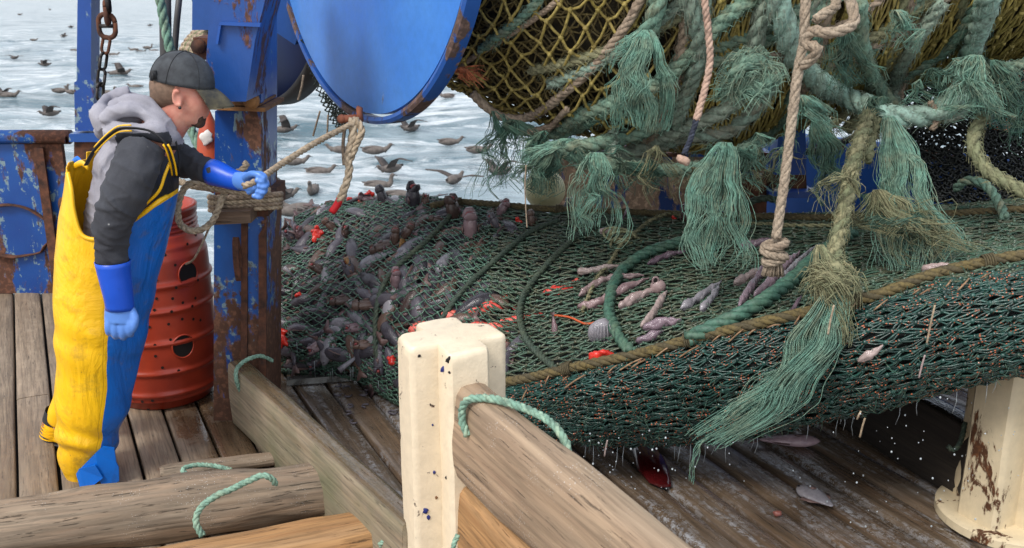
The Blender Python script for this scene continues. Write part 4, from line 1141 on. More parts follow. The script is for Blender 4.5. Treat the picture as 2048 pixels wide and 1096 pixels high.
# gill ring
mb = MB(); c, n = on(1318, 582, .03)
mb.ell(c-n*.01, (.034, .022, .032), None, 14, 10, 0); a_, b_ = Vector((1, 0, 0)), Vector((0, 0, 1))
mb.tube([c+n*.012+Vector((-.008, -.008, .01))+a_*math.cos(x)*.012+b_*math.sin(x)*.014 for x in [2*PI*z/14 for z in range(15)]], .0045, 6, 0)
mb.add([c+n*.012+Vector((-.008, -.010, .01))+a_*math.cos(x)*.011+b_*math.sin(x)*.013 for x in [2*PI*z/14 for z in range(14)]], [tuple(range(14))], 1)
tag(mb.build('fish_gill', [MF_pink, M_hole]), 'pink knob with a round dark opening inside the green hoop', 'fish flesh')
mb = MB(); c, n = on(1205, 672, .02); mb.ell(c, (.05, .035, .055), Matrix.Rotation(.4, 3, 'Y'), 20, 14, 0, .3, .12)
for k in range(7): mb.tube([c+Vector((-.03+.01*k, -.036, .045)), c+Vector((-.045+.014*k, -.043, 0)), c+Vector((-.02+.008*k, -.03, -.05))], .0018, 4, 0, .9)
tag(mb.build('fish_belly', MF_silver), 'round silvery striped fish belly left of the green hoop foot', 'fish')
# fish on the deck
def deckfish(px, py, mesh, ang, sc, label, roll=PI/2, z=.02, name='fish', cat='fish'):
    p = G(px, py, z); o = bpy.data.objects.new(name, mesh); COL.objects.link(o)
    o.matrix_world = Matrix.Translation(p) @ Matrix.Rotation(ang, 4, 'Z') @ Matrix.Rotation(roll, 4, 'X') @ Matrix.Scale(sc, 4); tag(o, label, cat)
fs1 = fish_mesh('fish_body', [m_fish('pale_pink_skin', S(190, 166, 170), S(150, 126, 136), S(190, 160, 166)), MF_mouth, MF_fin, MF_eye], .25, .07, .05, 0, True)
fs2 = fish_mesh('fish_body', [MF_silver, MF_mouth, MF_fin, MF_eye], .19, .10, .04, 0, False)
deckfish(1640, 882, fs1, PI-.05, 1.05, 'pale pink fish lying on the wet pen floor below the net')
deckfish(1596, 972, fs2, -1.05, .95, 'plump silver-bellied fish on the wet planks near the bottom edge')
mb = MB(); pl = [(1262, 892), (1282, 884), (1306, 892), (1326, 912), (1339, 940), (1342, 968), (1322, 970), (1298, 960), (1276, 935)]
f = [G(x, y, .02) for x, y in pl]; mb.rings([[p-Vector((0, 0, .012)) for p in f], f, [p*.8+sum(f, Vector())/9*.2+Vector((0, 0, .014)) for p in f]], True, True)
tag(mb.build('meat_scrap', m_plain('dark_liver', S(72, 16, 18), .12, col2=S(46, 8, 10)), sharp=60), 'dark red leaf-shaped scrap of liver on the floor under the net', 'fish flesh')
for px, py, r, m, lb in ((1555, 1027, .012, MF_red, 'small reddish lump on the planks left of the silver fish'), (1158, 926, .014, MF_red, 'tiny pink lump near the thick foreground board')):
    mb = MB(); mb.ell(G(px, py, r*.6), (r*1.5, r, r), None, 10, 8, 0, .5, .3); tag(mb.build('flesh_scrap', m_plain('brown_scrap', S(140, 84, 74), .3)), lb, 'fish flesh')
# slime on the pen floor left
mb = MB()
for _ in range(14):
    px = rnd.uniform(650, 790); py = rnd.uniform(770, 850)
    if px < 600+(py-750)*.9: continue
    p = G(px, py, .006); a = rnd.uniform(-3, 3); q = [p+Vector((math.cos(a+s_*30)*s_, math.sin(a+s_*30)*s_, 0)) for s_ in (-.035, -.015, .01, .03)]
    mb.tube(spline(q, .01), .005, 6, flat=.5)
tag(mb.build('slime', MF_dark), 'grey slime and scraps scattered on the wet pen floor', 'slime', kind='stuff')
# ================= NET ROLLED ON THE DRUM =================
RST = [(892, 150, 4.78, .45), (930, 176, 4.78, .55), (985, 212, 4.76, .68), (1060, 238, 4.72, .78), (1150, 262, 4.64, .84), (1280, 292, 4.68, .92), (1420, 296, 4.74, .96), (1560, 256, 4.78, .95), (1700, 200, 4.80, .92), (1850, 160, 4.82, .90), (2050, 115, 4.84, .88), (2300, 60, 4.86, .86)]
rsec = []
for px, py, Yc, R_ in RST:
    b = (548-py)/2000; t_ = (.291-.957*b)/(.957+.291*b)
    zc = HC-t_*Yc+R_*math.sqrt(1+t_*t_)
    x = P(px, py, Yc-.1).x; rsec.append((Vector((x, Yc, zc)), R_))
RN = 160; RK = 90; rg_ = []
rl = [0]
for i in range(1, len(rsec)): rl.append(rl[-1]+(rsec[i][0]-rsec[i-1][0]).length)
for q in range(RN+1):
    d = rl[-1]*q/RN; i = 0
    while i < len(rl)-2 and rl[i+1] < d: i += 1
    t = (d-rl[i])/(rl[i+1]-rl[i]); g = lambda k: rsec[max(0, min(len(rsec)-1, k))]
    c = cr(g(i-1)[0], g(i)[0], g(i+1)[0], g(i+2)[0], t); R_ = cr(g(i-1)[1], g(i)[1], g(i+1)[1], g(i+2)[1], t)
    row = []
    for k in range(RK):
        a = 2*PI*k/RK      # a=0 : towards camera (-Y), increasing downwards
        p = c+Vector((0, -math.cos(a), -math.sin(a)))*R_
        row.append(p+(p-c).normalized()*(nz(p, 2.2, 3)*.06+nz(p, 5, 6)*.03))
    rg_.append(row)
rcent = [sum(r, Vector())/RK for r in rg_]
def roll(u, v):
    u = max(0, min(.99999, u))*RN; v = (v % 1.0)*RK; i = int(u); j = int(v)
    a = rg_[i][j % RK].lerp(rg_[i+1][j % RK], u-i); b = rg_[i][(j+1) % RK].lerp(rg_[i+1][(j+1) % RK], u-i); return a.lerp(b, v-j)
def rolln(u, v):
    p = roll(u, v); c = rcent[int(max(0, min(.999, u))*RN)]; n = p-c; n.x = 0; return n.normalized()
roll_bvh = BVHTree.FromPolygons([tuple(p) for r in rg_ for p in r], [(i*RK+j, i*RK+(j+1) % RK, (i+1)*RK+(j+1) % RK, (i+1)*RK+j) for i in range(RN) for j in range(RK)])
def onr(px, py, off=0.0, Yd=None):
    d = ray(px, py).normalized(); h = roll_bvh.ray_cast(C0, d)
    if h[0] is None: return P(px, py, (Yd or 4.35))+Vector((0, -off, 0))
    return h[0]-d*off
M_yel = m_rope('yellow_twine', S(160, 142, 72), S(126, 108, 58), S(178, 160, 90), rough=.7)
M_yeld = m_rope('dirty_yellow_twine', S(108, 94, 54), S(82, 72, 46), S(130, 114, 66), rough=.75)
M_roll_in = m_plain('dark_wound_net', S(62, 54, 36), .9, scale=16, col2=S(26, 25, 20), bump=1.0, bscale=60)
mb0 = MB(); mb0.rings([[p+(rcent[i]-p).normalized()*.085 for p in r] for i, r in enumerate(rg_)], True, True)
netroll = empty('rolled_net', (0.6, 4.6, 1.45), 'dirty yellow net wound in a fat roll on the drum', 'rolled net')
mb0.build('wound_core', M_roll_in, netroll)
mb = MB(); netting(mb, roll, rolln, .0, .36, -.25, .55, 25, 56, .0062, .26, sag=.012, off=.0, knot=1.9, shear=-.2, seed=1, sides=5, lift=.03); mb.build('mesh_panel', M_yel, netroll)
mb = MB()
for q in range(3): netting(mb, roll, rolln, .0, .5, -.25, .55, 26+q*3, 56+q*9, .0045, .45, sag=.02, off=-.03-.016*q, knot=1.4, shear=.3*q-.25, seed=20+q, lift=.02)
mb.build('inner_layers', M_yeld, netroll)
# right part: collapsed bundles running diagonally down-left
mb = MB()
netting(mb, roll, rolln, .30, 1.0, -.25, .60, 110, 34, .0072, .28, sag=.014, off=.0, knot=1.7, dbl=True, shear=-.35, seed=31, lift=.02)
mb.build('bunched_panel', M_yel, netroll)
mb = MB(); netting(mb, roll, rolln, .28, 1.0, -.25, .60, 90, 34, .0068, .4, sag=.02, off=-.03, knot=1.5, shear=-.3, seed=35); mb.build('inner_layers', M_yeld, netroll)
mb = MB()    # loose twines criss-crossing
for _ in range(240):
    u = rnd.uniform(.0, .95); v = rnd.uniform(-.1, .5); pts = []
    du = rnd.uniform(-.04, .04); dv = rnd.uniform(-.08, .08)
    for k in range(7): pts.append(roll(u+du*k/6, v+dv*k/6)+rolln(u, v)*(rnd.uniform(-.03, .012)))
    mb.tube(spline(pts, .02), .0035, 4, 0, cap=False)
mb.build('loose_twine', M_yeld, netroll)

def rrope(name, pts, r, mat, label, off=None, fz=0, strands=3, pitch=5.5, wob=0.0, Yd=None, cat='rope', group=None, fzmat=None, useroll=True, fl=.026):
    if pts[0][1] <= -10:      # carry the rope on upwards, past the top of the picture
        a, b = pts[0], pts[1]; L2 = math.hypot(a[0]-b[0], a[1]-b[1]) or 1; u_ = ((a[0]-b[0])/L2, (a[1]-b[1])/L2)
        pts = [(a[0]+u_[0]*m_*.6, a[1]-m_)+tuple(a[2:]) for m_ in (320, 240, 160, 80)]+list(pts)
    if useroll:
        q0 = []
        for i in range(len(pts)-1):
            a, b = pts[i], pts[i+1]; k = max(2, int(math.hypot(b[0]-a[0], b[1]-a[1])/14)); p0 = pts[max(0, i-1)]; p3 = pts[min(len(pts)-1, i+2)]
            for q in range(k):
                t = q/k; f = lambda w: .5*((2*a[w])+(b[w]-p0[w])*t+(2*p0[w]-5*a[w]+4*b[w]-p3[w])*t*t+(3*a[w]-p0[w]-3*b[w]+p3[w])*t**3)
                q0.append(onr(f(0), f(1), (off if off is not None else r*1.1), Yd))
        q0.append(onr(*pts[-1], (off if off is not None else r*1.1), Yd))
        for _ in range(4): q0 = [q0[0]]+[(q0[i-1]+q0[i]*2+q0[i+1])/4 for i in range(1, len(q0)-1)]+[q0[-1]]
    else: q0 = [P(*p) for p in pts]
    mb = MB(); q = spline(q0, max(r*.8, .006))
    if wob: q = [p+Vector((nz(p, 8, 1), nz(p, 8, 5), nz(p, 8, 9)))*wob for p in q]
    rope_mb(mb, q, r, strands, pitch, raw=True)
    if fz: fuzz(mb, q, r, int(fz*len(q)*r*2), fl, .0012)
    o = mb.build(name, mat); tag(o, label, cat, group); return o, q
rr = rrope
_dr = random.Random(77); _mb = MB()
for _k in range(20):
    x0 = _dr.uniform(1330, 1980); y0 = -20; a_ = _dr.uniform(-.9, .15); L2 = _dr.uniform(250, 420); pts = [(x0, y0)]
    for _j in range(1, 7):
        a2 = a_-.5*_j/6; pts.append((pts[-1][0]+math.sin(a2)*L2/6, min(300-abs(pts[-1][0]-1400)*.12, pts[-1][1]+math.cos(a2)*L2/6)))
    rr('draped_rope', pts, _dr.uniform(.020, .030), (M_green, M_greengrey, M_brown, M_olive)[_k % 4], None, cat=None, fz=260, off=_dr.uniform(.0, .03))[0].parent = netroll
for o_ in [c_ for c_ in netroll.children if c_.name.startswith('draped_rope')]: o_.matrix_parent_inverse = parent_world(netroll).inverted()
def frayed(name, path, n, w0, w1, mat, label, hr=.0017, mess=.04, lenvar=.6, parent=None, clump=7, cat='frayed rope'):
    mb = MB(); tassel(mb, [P(*p) for p in path], n, w0, w1, hr, 0, mess, lenvar, clump)
    o = mb.build(name, mat, parent)
    if parent is None: tag(o, label, cat)
    return o
G1, G2 = M_green, M_greengrey
rr('rope', [(905, 142), (950, 112), (1010, 75), (1080, 30), (1140, -20)], .013, M_brown, 'pinkish braid crossing the roll from the drum rim up to the right', strands=4, pitch=6)
M_pale = m_rope('pale_green_rope', S(168, 184, 168), S(140, 132, 110), S(140, 180, 166))
rr('green_rope', [(960, 100), (1020, 55), (1065, 15), (1090, -15)], .020, G1, 'short stretch of green rope above the pinkish braid near the drum flange', fz=200)
rr('rope', [(945, 185), (985, 225), (1030, 240), (1085, 222), (1140, 175), (1190, 130), (1240, 70), (1275, 15), (1290, -20)], .021, M_brown, 'thick grey-brown rope swagged across the yellow mesh', strands=4, pitch=6.5)
rr('rope', [(1085, 270), (1105, 245), (1125, 228), (1135, 218)], .014, M_brown, 'knotted brown rope end below the swagged rope', strands=4, off=.05)
rr('rope', [(1055, 262), (1090, 256), (1120, 240), (1155, 250)], .014, M_brown, 'short brown rope crossing its knotted end', strands=4, off=.04)
rr('green_rope', [(1322, -15), (1312, 30), (1295, 66), (1288, 80)], .036, G1, 'pale green rope that bursts into a long brush of fibres', fz=260, off=.06)
rr('green_rope', [(1370, -15), (1388, 40), (1400, 95), (1388, 150), (1365, 205), (1350, 250)], .034, G2, 'faded green rope dropping straight beside the thin pink cord', fz=300, off=.05)
rr('green_rope', [(1520, -20), (1470, 20), (1420, 65), (1375, 115), (1320, 165), (1250, 195), (1170, 225), (1120, 255)], .032, G1, 'long green rope running diagonally down left across the roll', fz=300, off=.04)
rr('green_rope', [(1010, 248), (1060, 262), (1120, 268), (1180, 240), (1240, 195), (1290, 160)], .030, G1, 'green rope rising along the underside of the yellow mesh', fz=260, off=.02)
rr('green_rope', [(1535, -20), (1515, 60), (1508, 130), (1500, 155)], .034, G2, 'grey-green rope dropping to the shaggy knot in the middle', fz=260, off=.05)
rr('green_rope', [(1500, 150), (1475, 195), (1445, 225), (1400, 245), (1355, 262), (1290, 290), (1220, 310), (1150, 322)], .034, G2, 'grey-green rope leading left from the shaggy knot', fz=320, off=.06)
rr('green_rope', [(1560, 130), (1530, 190), (1490, 240), (1440, 270), (1390, 268), (1330, 285), (1260, 320), (1190, 338)], .033, G2, 'grey-green rope sagging under the roll, second from the bottom', fz=320, off=.04)
rr('green_rope', [(1600, 190), (1560, 240), (1500, 290), (1430, 325), (1350, 338), (1270, 335), (1200, 322), (1120, 300), (1055, 285)], .030, G1, 'lowest green rope hanging in a bight below the roll', fz=380, Yd=4.1)
rr('green_rope', [(1060, 292), (1110, 296), (1170, 288), (1230, 280), (1290, 262), (1340, 238)], .034, G1, 'thick green rope end fanning out at the lower left of the roll', fz=260, Yd=4.1)
rr('green_rope', [(1225, 262), (1226, 290), (1220, 318)], .026, G2, 'stub of grey-green rope hanging between the lower bights', fz=160, Yd=4.1)
tr_, qm = rr('green_rope', [(1548, -25), (1566, 40), (1584, 100), (1612, 145), (1660, 178), (1715, 206), (1770, 222), (1820, 218), (1868, 196), (1912, 150), (1944, 95), (1966, 40), (1985, -20)], .046, M_pale, 'thickest pale green rope hanging in a wide U at the right', fz=300, off=.16, wob=.012, Yd=4.1, fl=.022)
rr('green_rope', [(1722, 0), (1722, 60), (1732, 120), (1748, 170), (1770, 205)], .030, G1, 'pale green rope dropping into the middle of the wide U', fz=300, off=.10)
rr('green_rope', [(1885, 5), (1850, 55), (1815, 110), (1785, 160), (1772, 205)], .030, G2, 'fuzzy rope slanting down left into the wide U', fz=420, off=.09)
rr('green_rope', [(1960, 0), (1925, 60), (1880, 110), (1830, 140), (1790, 165)], .026, G1, 'upper right green rope slanting behind the wide U', fz=420, off=.05)
rr('green_rope', [(1640, 60), (1625, 100), (1600, 150)], .020, G1, 'short green strand behind the pale sling knot', fz=300, off=.06)
rr('rope', [(1822, 192), (1836, 210), (1838, 232), (1826, 246)], .014, M_brown, 'small brown lashing round the wide U of green rope', off=.19, strands=3, Yd=4.1)
rr('green_rope', [(2080, 115), (2010, 135), (1965, 128), (1925, 105)], .024, G1, 'green rope leaving the picture at the right above the dark netting', fz=300, Yd=4.2)
# down-rope from the wide U with its frayed end
rr('green_rope', [(1738, 230, 3.9), (1718, 290, 3.72), (1702, 350, 3.6), (1692, 410, 3.52), (1678, 470, 3.42), (1668, 520, 3.34), (1664, 550, 3.28)], .028, M_olive, 'olive-green rope hanging from the wide U down to a shaggy tassel', fz=420, useroll=False, wob=.006)
rr('green_rope', [(1750, 235, 3.95), (1742, 280, 3.85), (1733, 320, 3.78)], .026, M_olive, 'second olive rope stub under the wide U', fz=260, useroll=False)
rr('green_rope', [(1968, 232, 3.85), (1950, 262, 3.8), (1948, 295, 3.75), (1968, 335, 3.7), (2005, 362, 3.66), (2060, 388, 3.6)], .026, M_olive, 'olive rope curving out of the picture at the right', fz=260, useroll=False)
rr('green_rope', [(1912, 378, 4.35), (1930, 362, 4.3), (1960, 364, 4.25), (1985, 385, 4.2), (2004, 420, 4.1), (2010, 438, 4.05)], .022, M_green, 'twisted green becket arching over the top of the net at the right', useroll=False)
rr('green_rope', [(1488, 416, 4.7), (1500, 404, 4.68), (1530, 396, 4.66), (1556, 402, 4.64), (1562, 414, 4.62)], .018, M_hoop, 'dark green twisted becket in front of the rusty block', useroll=False)
# frayed ends
F = frayed
F('frayed_tassel', [(1292, 60, 3.68), (1282, 110, 3.62), (1278, 170, 3.6), (1276, 262, 3.62)], 420, 0.050, 0.120, M_fray, 'long dense brush of pale green fibres hanging from the burst rope', mess=.03, lenvar=.3)
F('frayed_tassel', [(1288, 62, 3.7), (1265, 80, 3.68), (1240, 110, 3.68), (1222, 132, 3.7)], 90, 0.030, 0.056, M_fray, 'short side wisp of green fibres left of the long brush')
F('frayed_tassel', [(985, 222, 4.1), (992, 262, 4.1), (985, 320, 4.1), (974, 392, 4.1)], 60, 0.030, 0.056, M_frayd, 'stringy dark green fibres hanging lowest at the left of the roll', mess=.05)
F('frayed_tassel', [(1005, 228, 4.12), (1002, 280, 4.12), (998, 330, 4.12), (994, 380, 4.12)], 34, 0.020, 0.040, M_frayd, 'thin dark fibres just right of the stringy ones', mess=.05)
F('frayed_tassel', [(1030, 240, 4.12), (1034, 265, 4.12), (1040, 300, 4.12)], 70, 0.080, 0.128, M_frayd, 'ragged dark fringe under the left of the roll', mess=.05)
F('frayed_tassel', [(1135, 278, 3.95), (1098, 290, 3.9), (1062, 305, 3.9), (1035, 335, 3.9)], 240, 0.050, 0.088, M_fray, 'flat green fan of fibres pointing left over the sea', mess=.02)
F('frayed_tassel', [(1105, 298, 3.9), (1102, 330, 3.9), (1098, 390, 3.9)], 260, 0.070, 0.104, M_frayd, 'green fibre skirt hanging over the stained float')
F('frayed_tassel', [(1190, 305, 3.95), (1184, 340, 3.9), (1176, 400, 3.9), (1168, 478, 3.88)], 160, 0.080, 0.104, M_fray, 'green fibre skirt with a long thin tail reaching the net')
F('frayed_tassel', [(1245, 325, 4.0), (1260, 345, 4.0), (1280, 372, 4.0)], 110, 0.140, 0.160, M_frayd, 'short ragged fringe below the lowest bight', mess=.05)
F('frayed_tassel', [(1300, 318, 4.0), (1302, 350, 4.0), (1298, 392, 4.0)], 46, 0.030, 0.040, M_frayd, 'thin tuft in front of the rusty bulwark')
F('frayed_tassel', [(1385, 335, 3.9), (1390, 365, 3.9), (1388, 412, 3.9)], 60, 0.030, 0.040, M_olive, 'olive tuft hanging right of the rusty patch')
F('frayed_tassel', [(1452, 285, 3.7), (1448, 340, 3.66), (1442, 420, 3.6), (1436, 548, 3.5)], 330, 0.070, 0.104, M_fray, 'long pale green fibre curtain hanging just left of the pale sling')
F('frayed_tassel', [(1480, 165, 3.72), (1452, 190, 3.7), (1430, 215, 3.7)], 90, 0.050, 0.080, M_fray, 'shaggy green fibres on the central knot')
F('frayed_tassel', [(1600, 190, 3.7), (1618, 225, 3.7), (1632, 255, 3.7)], 150, 0.060, 0.072, M_fray, 'shaggy green clump beside the pale sling')
F('frayed_tassel', [(1630, 240, 3.9), (1660, 300, 3.85), (1670, 360, 3.85), (1672, 410, 3.85)], 170, 0.060, 0.112, M_frayd, 'dark green fibres hanging behind the olive rope')
F('frayed_tassel', [(1776, 232, 3.85), (1785, 290, 3.8), (1795, 370, 3.7), (1815, 470, 3.55), (1820, 545, 3.48)], 360, 0.060, 0.136, M_fray, 'long green and grey fibre mane hanging from the wide U')
F('frayed_tassel', [(1760, 380, 3.66), (1790, 430, 3.58), (1850, 470, 3.52), (1890, 500, 3.5)], 260, 0.120, 0.208, M_olive, 'broad olive tangle of fibres resting on the net at the right', mess=.06)
F('frayed_tassel', [(1735, 390, 3.7), (1770, 420, 3.62), (1800, 450, 3.55), (1850, 462, 3.5)], 240, 0.120, 0.192, M_frayd, 'dark green tangle of fibres on the net behind the olive one', mess=.06)
F('frayed_tassel', [(1955, 110, 3.8), (1960, 160, 3.78), (1965, 210, 3.76), (1975, 250, 3.75)], 300, 0.100, 0.160, M_fray, 'shaggy green mass at the right end of the wide U', mess=.05)
F('frayed_tassel', [(1985, 120, 3.8), (2010, 160, 3.78), (2035, 210, 3.76), (2050, 300, 3.75)], 110, 0.060, 0.096, M_frayd, 'thin stray fibres at the right edge', mess=.06)
F('frayed_tassel', [(1790, 20, 3.7), (1812, 60, 3.7), (1830, 105, 3.7)], 80, 0.060, 0.080, M_fray, 'tuft of green fibres on the upper right ropes')
F('frayed_tassel', [(1690, 60, 3.7), (1684, 120, 3.7), (1690, 180, 3.7)], 170, 0.080, 0.104, M_frayd, 'shaggy green strands between the pale sling and the vertical green rope')
F('frayed_tassel', [(1718, 395, 3.45), (1690, 350, 3.45), (1655, 380, 3.45), (1640, 440, 3.45)], 30, 0.020, 0.040, M_olive, 'thin looping fibres left of the olive rope')
F('orange_tuft', [(918, 138, 4.05), (935, 150, 4.05), (945, 172, 4.05)], 70, .05, .09, m_rope('orange_fibre', S(176, 92, 60), S(150, 96, 62), S(196, 112, 74)), 'tuft of faded orange fibres at the left end of the yellow mesh', cat='fibre tuft')
_fr = random.Random(12)
for _k in range(26):
    x0 = _fr.uniform(1060, 1960); y0 = (300 if x0 < 1480 else 300-(x0-1480)*.35)+_fr.uniform(-40, 25); l_ = _fr.uniform(35, 120)
    _mb = MB(); tassel(_mb, [P(x0, y0, 3.95), P(x0+_fr.uniform(-8, 8), y0+l_*.5, 3.95), P(x0+_fr.uniform(-14, 14), y0+l_, 3.95)], _fr.randrange(20, 60), .02, .07, .0016, 0, .05, .6, 4)
    _mb.build('frayed_tuft', (M_frayd, M_fray, M_olive, M_frayd)[_k % 4], netroll)
ft = [(1668, 535, 3.26), (1668, 580, 3.22), (1650, 640, 3.18), (1610, 710, 3.12), (1550, 775, 3.06), (1480, 830, 3.02), (1420, 878, 3.0)]
F('frayed_tassel', ft, 430, .08, .18, M_fray, 'huge pale green tassel sweeping down left across the front of the net', mess=.035, lenvar=.55)
F('frayed_tassel', [(1640, 490, 3.3), (1655, 540, 3.24), (1662, 600, 3.2), (1672, 690, 3.16)], 220, 0.050, 0.080, M_olive, 'olive-grey bunch of fibres at the head of the huge tassel', mess=.03)
F('frayed_tassel', [(1430, 868, 3.0), (1398, 890, 3.0), (1385, 925, 3.0), (1380, 972, 3.0)], 6, 0.004, 0.005, M_fray, 'single thin green yarn dangling from the tip of the huge tassel', mess=.01, lenvar=.1)
mb = MB(); c = P(1664, 552, 3.25)
mb.ell(c, (.05, .045, .05), None, 14, 10, 0, .3, .35); q = [c+Vector((math.cos(a)*.05, math.sin(a)*.045-.01, .015*math.sin(2*a))) for a in [2*PI*k/24 for k in range(25)]]
rope_mb(mb, q, .018); fuzz(mb, spline(q, .01), .03, 500, .05, .0016)
tag(mb.build('rope_knot', M_olive), 'shaggy knot where the olive rope bursts into the huge tassel', 'knot')
mb = MB(); c = P(1500, 150, 3.62); q = [c+Vector((math.cos(a)*.06, -.02+math.sin(a*2)*.02, math.sin(a)*.05)) for a in [2*PI*k/24 for k in range(25)]]
rope_mb(mb, q, .028); fuzz(mb, spline(q, .01), .04, 700, .05, .0014); tag(mb.build('rope_knot', M_green), 'shaggy green knot in the middle of the roll', 'knot')
# thin pink cord with black whipping
mb = MB(); q = rope_mb(mb, [P(*p) for p in [(1400, -300, 3.6), (1404, -150, 3.55), (1408, -20, 3.5), (1416, 60, 3.5), (1420, 120, 3.5), (1408, 185, 3.48), (1392, 240, 3.46)]], .0135, 3, 5)
mb2 = MB(); rope_mb(mb2, [P(*p) for p in [(1392, 240, 3.46), (1382, 275, 3.46), (1368, 308, 3.46)]], .011, 3, 4)
mb3 = MB(); mb3.ell(P(1366, 320, 3.46), (.028, .018, .016), Matrix.Rotation(.5, 3, 'Y'), 10, 8, 0, .5, .3)
cord = empty('pink_cord', P(1366, 325, 3.46), 'thin pink twisted cord with a dark whipped end hanging over the roll', 'cord')
M_pinkc = m_rope('pink_cord', S(178, 148, 130), S(158, 124, 106), S(192, 164, 146))
mb.build('cord_line', M_pinkc, cord); mb2.build('whipping', m_rope('navy_whipping', S(44, 50, 66), S(30, 34, 46), S(60, 66, 80)), cord); mb3.build('cord_tip', M_pinkc, cord)
# pale braided sling
M_sling = m_rope('pale_braid', S(160, 144, 124), S(136, 118, 100), S(174, 158, 138), fscale=120)
sl_ = empty('rope_sling', P(1550, 520, 3.4), 'pale braided sling knotted above the net and looped at the top', 'sling')
mb = MB()
rope_mb(mb, [P(*p) for p in [(1616, -300, 3.5), (1614, -150, 3.47), (1612, -20, 3.45), (1610, 30, 3.44), (1608, 80, 3.44), (1600, 120, 3.43), (1592, 170, 3.42), (1580, 270, 3.4), (1566, 380, 3.38), (1552, 476, 3.36)]], .0175, 4, 9)
mb.build('sling_leg', M_sling, sl_)
mb = MB(); rope_mb(mb, [P(*p) for p in [(1640, -260, 3.5), (1660, -120, 3.44), (1690, -30, 3.4), (1706, 20, 3.36), (1704, 50, 3.34), (1660, 66, 3.32), (1624, 62, 3.36), (1610, 86, 3.38), (1636, 96, 3.34), (1622, 118, 3.37), (1604, 132, 3.40)]], .0185, 4, 9)
mb.build('sling_loop', M_sling, sl_)
mb = MB(); rope_mb(mb, [P(*p) for p in [(1630, -240, 3.52), (1650, -120, 3.5), (1666, -25, 3.5), (1672, 10, 3.46), (1650, 26, 3.42), (1630, 40, 3.4)]], .0175, 4, 9); mb.build('sling_loop', M_sling, sl_)
mb = MB(); c = P(1549, 502, 3.36)
for k, (zz, tl, rr_) in enumerate(((.022, .3, .036), (-.010, -.35, .038), (-.034, .2, .030))):
    rope_mb(mb, [c+Vector((math.cos(a)*rr_, math.sin(a)*rr_*.8, zz+tl*math.cos(a)*.03)) for a in [2*PI*z/20 for z in range(21)]], .0155, 4, 9)
mb.build('knot', M_sling, sl_)
mb = MB()
for k in range(60):
    a = rnd.uniform(0, 2*PI); r_ = rnd.uniform(0, .024); p = c+Vector((math.cos(a)*r_, math.sin(a)*r_, -.035)); mb.tube([p, p+Vector((math.cos(a)*.01, 0, -.03)), p+Vector((math.cos(a)*.016, 0, -.055))], .004, 4)
mb.build('sling_tuft', M_sling, sl_)

# ================= DARK NETTING BETWEEN ROLL AND COD END =================
def dn(u, v):
    a = P(1750+350*u, 170-60*u, 4.75); b = P(1800+330*u, 250-40*u, 4.7); c = P(1850+260*u, 395+0*u, 4.55)
    p = a.lerp(c, v)+(b-(a.lerp(c, .3)))*math.sin(v*PI)*.6
    return p+Vector((0, nz(p, 4, 2)*.08, nz(p, 4, 5)*.05))
def dnn(u, v): return Vector((0, -1, .1))
dk = empty('hanging_net', dn(.5, 1), 'curtain of black netting hanging between the roll and the full net at the right', 'net')
mb = MB(); netting(mb, dn, dnn, 0, 1, 0, 1, 26, 44, .005, .35, sag=.02, knot=1.6, seed=51); netting(mb, dn, dnn, 0, 1, 0, 1, 22, 38, .005, .45, sag=.02, off=-.05, knot=1.5, seed=52); netting(mb, dn, dnn, 0, 1, 0, 1, 22, 38, .0055, .45, sag=.03, off=-.1, knot=1.5, seed=53)
mb.build('mesh_panel', m_rope('black_twine', S(30, 32, 28), S(22, 22, 22), S(44, 48, 42), rough=.4), dk)
def dn2(u, v):
    a = P(1930+200*u, 130+10*u, 4.45); c = P(1960+160*u, 250+30*u, 4.35); return a.lerp(c, v)+Vector((0, nz((u*4, v*4, 0), 1, 2)*.08, 0))
mb = MB(); netting(mb, dn2, dnn, 0, 1, 0, 1, 10, 20, .007, .35, sag=.02, knot=1.8, dbl=True, seed=55); mb.build('green_panel', M_netside, dk)
# small net piece hanging behind the flange at left
def sn(u, v):
    a = P(604, 80, 5.0).lerp(P(640, 80, 5.0), u); b = P(632, 200, 5.0).lerp(P(668, 180, 5.0), u); c = P(676, 262, 5.0).lerp(P(700, 238, 5.0), u)
    return (a*(1-v)**2+b*2*v*(1-v)+c*v*v)
mb = MB(); netting(mb, sn, dnn, 0, 1, 0, 1, 7, 34, .0032, .3, sag=.004, knot=1.7, seed=61); netting(mb, sn, dnn, 0.3, 1, 0.55, 1, 6, 20, .0032, .5, sag=.01, knot=1.7, seed=62, off=.03)
tag(mb.build('net_scrap', m_rope('dark_twine', S(38, 48, 44), S(28, 34, 32), S(60, 74, 66), rough=.5)), 'strip of dark netting hanging behind the left edge of the drum flange', 'net')
for pts, r, lb in (([(607, 150, 4.95), (603, 175, 4.95), (596, 200, 4.95)], .006, 'tan twine end beside the dark net strip, nearest the wheel'),
                   ([(640, 222, 4.95), (632, 250, 4.95), (626, 272, 4.95)], .005, 'tan twine end at the foot of the dark net strip, left one'),
                   ([(656, 230, 4.95), (655, 255, 4.95), (654, 275, 4.95)], .005, 'tan twine end at the foot of the dark net strip, right one'),
                   ([(690, 250, 4.3), (686, 290, 4.3), (688, 330, 4.3)], .008, 'dark twine hanging beside the rope under the drum pin'),
                   ([(1400-348, 330, 3.7), (1050, 380, 3.7), (1054, 455, 3.7)], .0028, 'thin dark line hanging in front of the stained float')):
    mb = MB(); mb.tube(spline([P(*p) for p in pts], .01), r, 5); tag(mb.build('twine_end', M_brown), lb, 'twine')
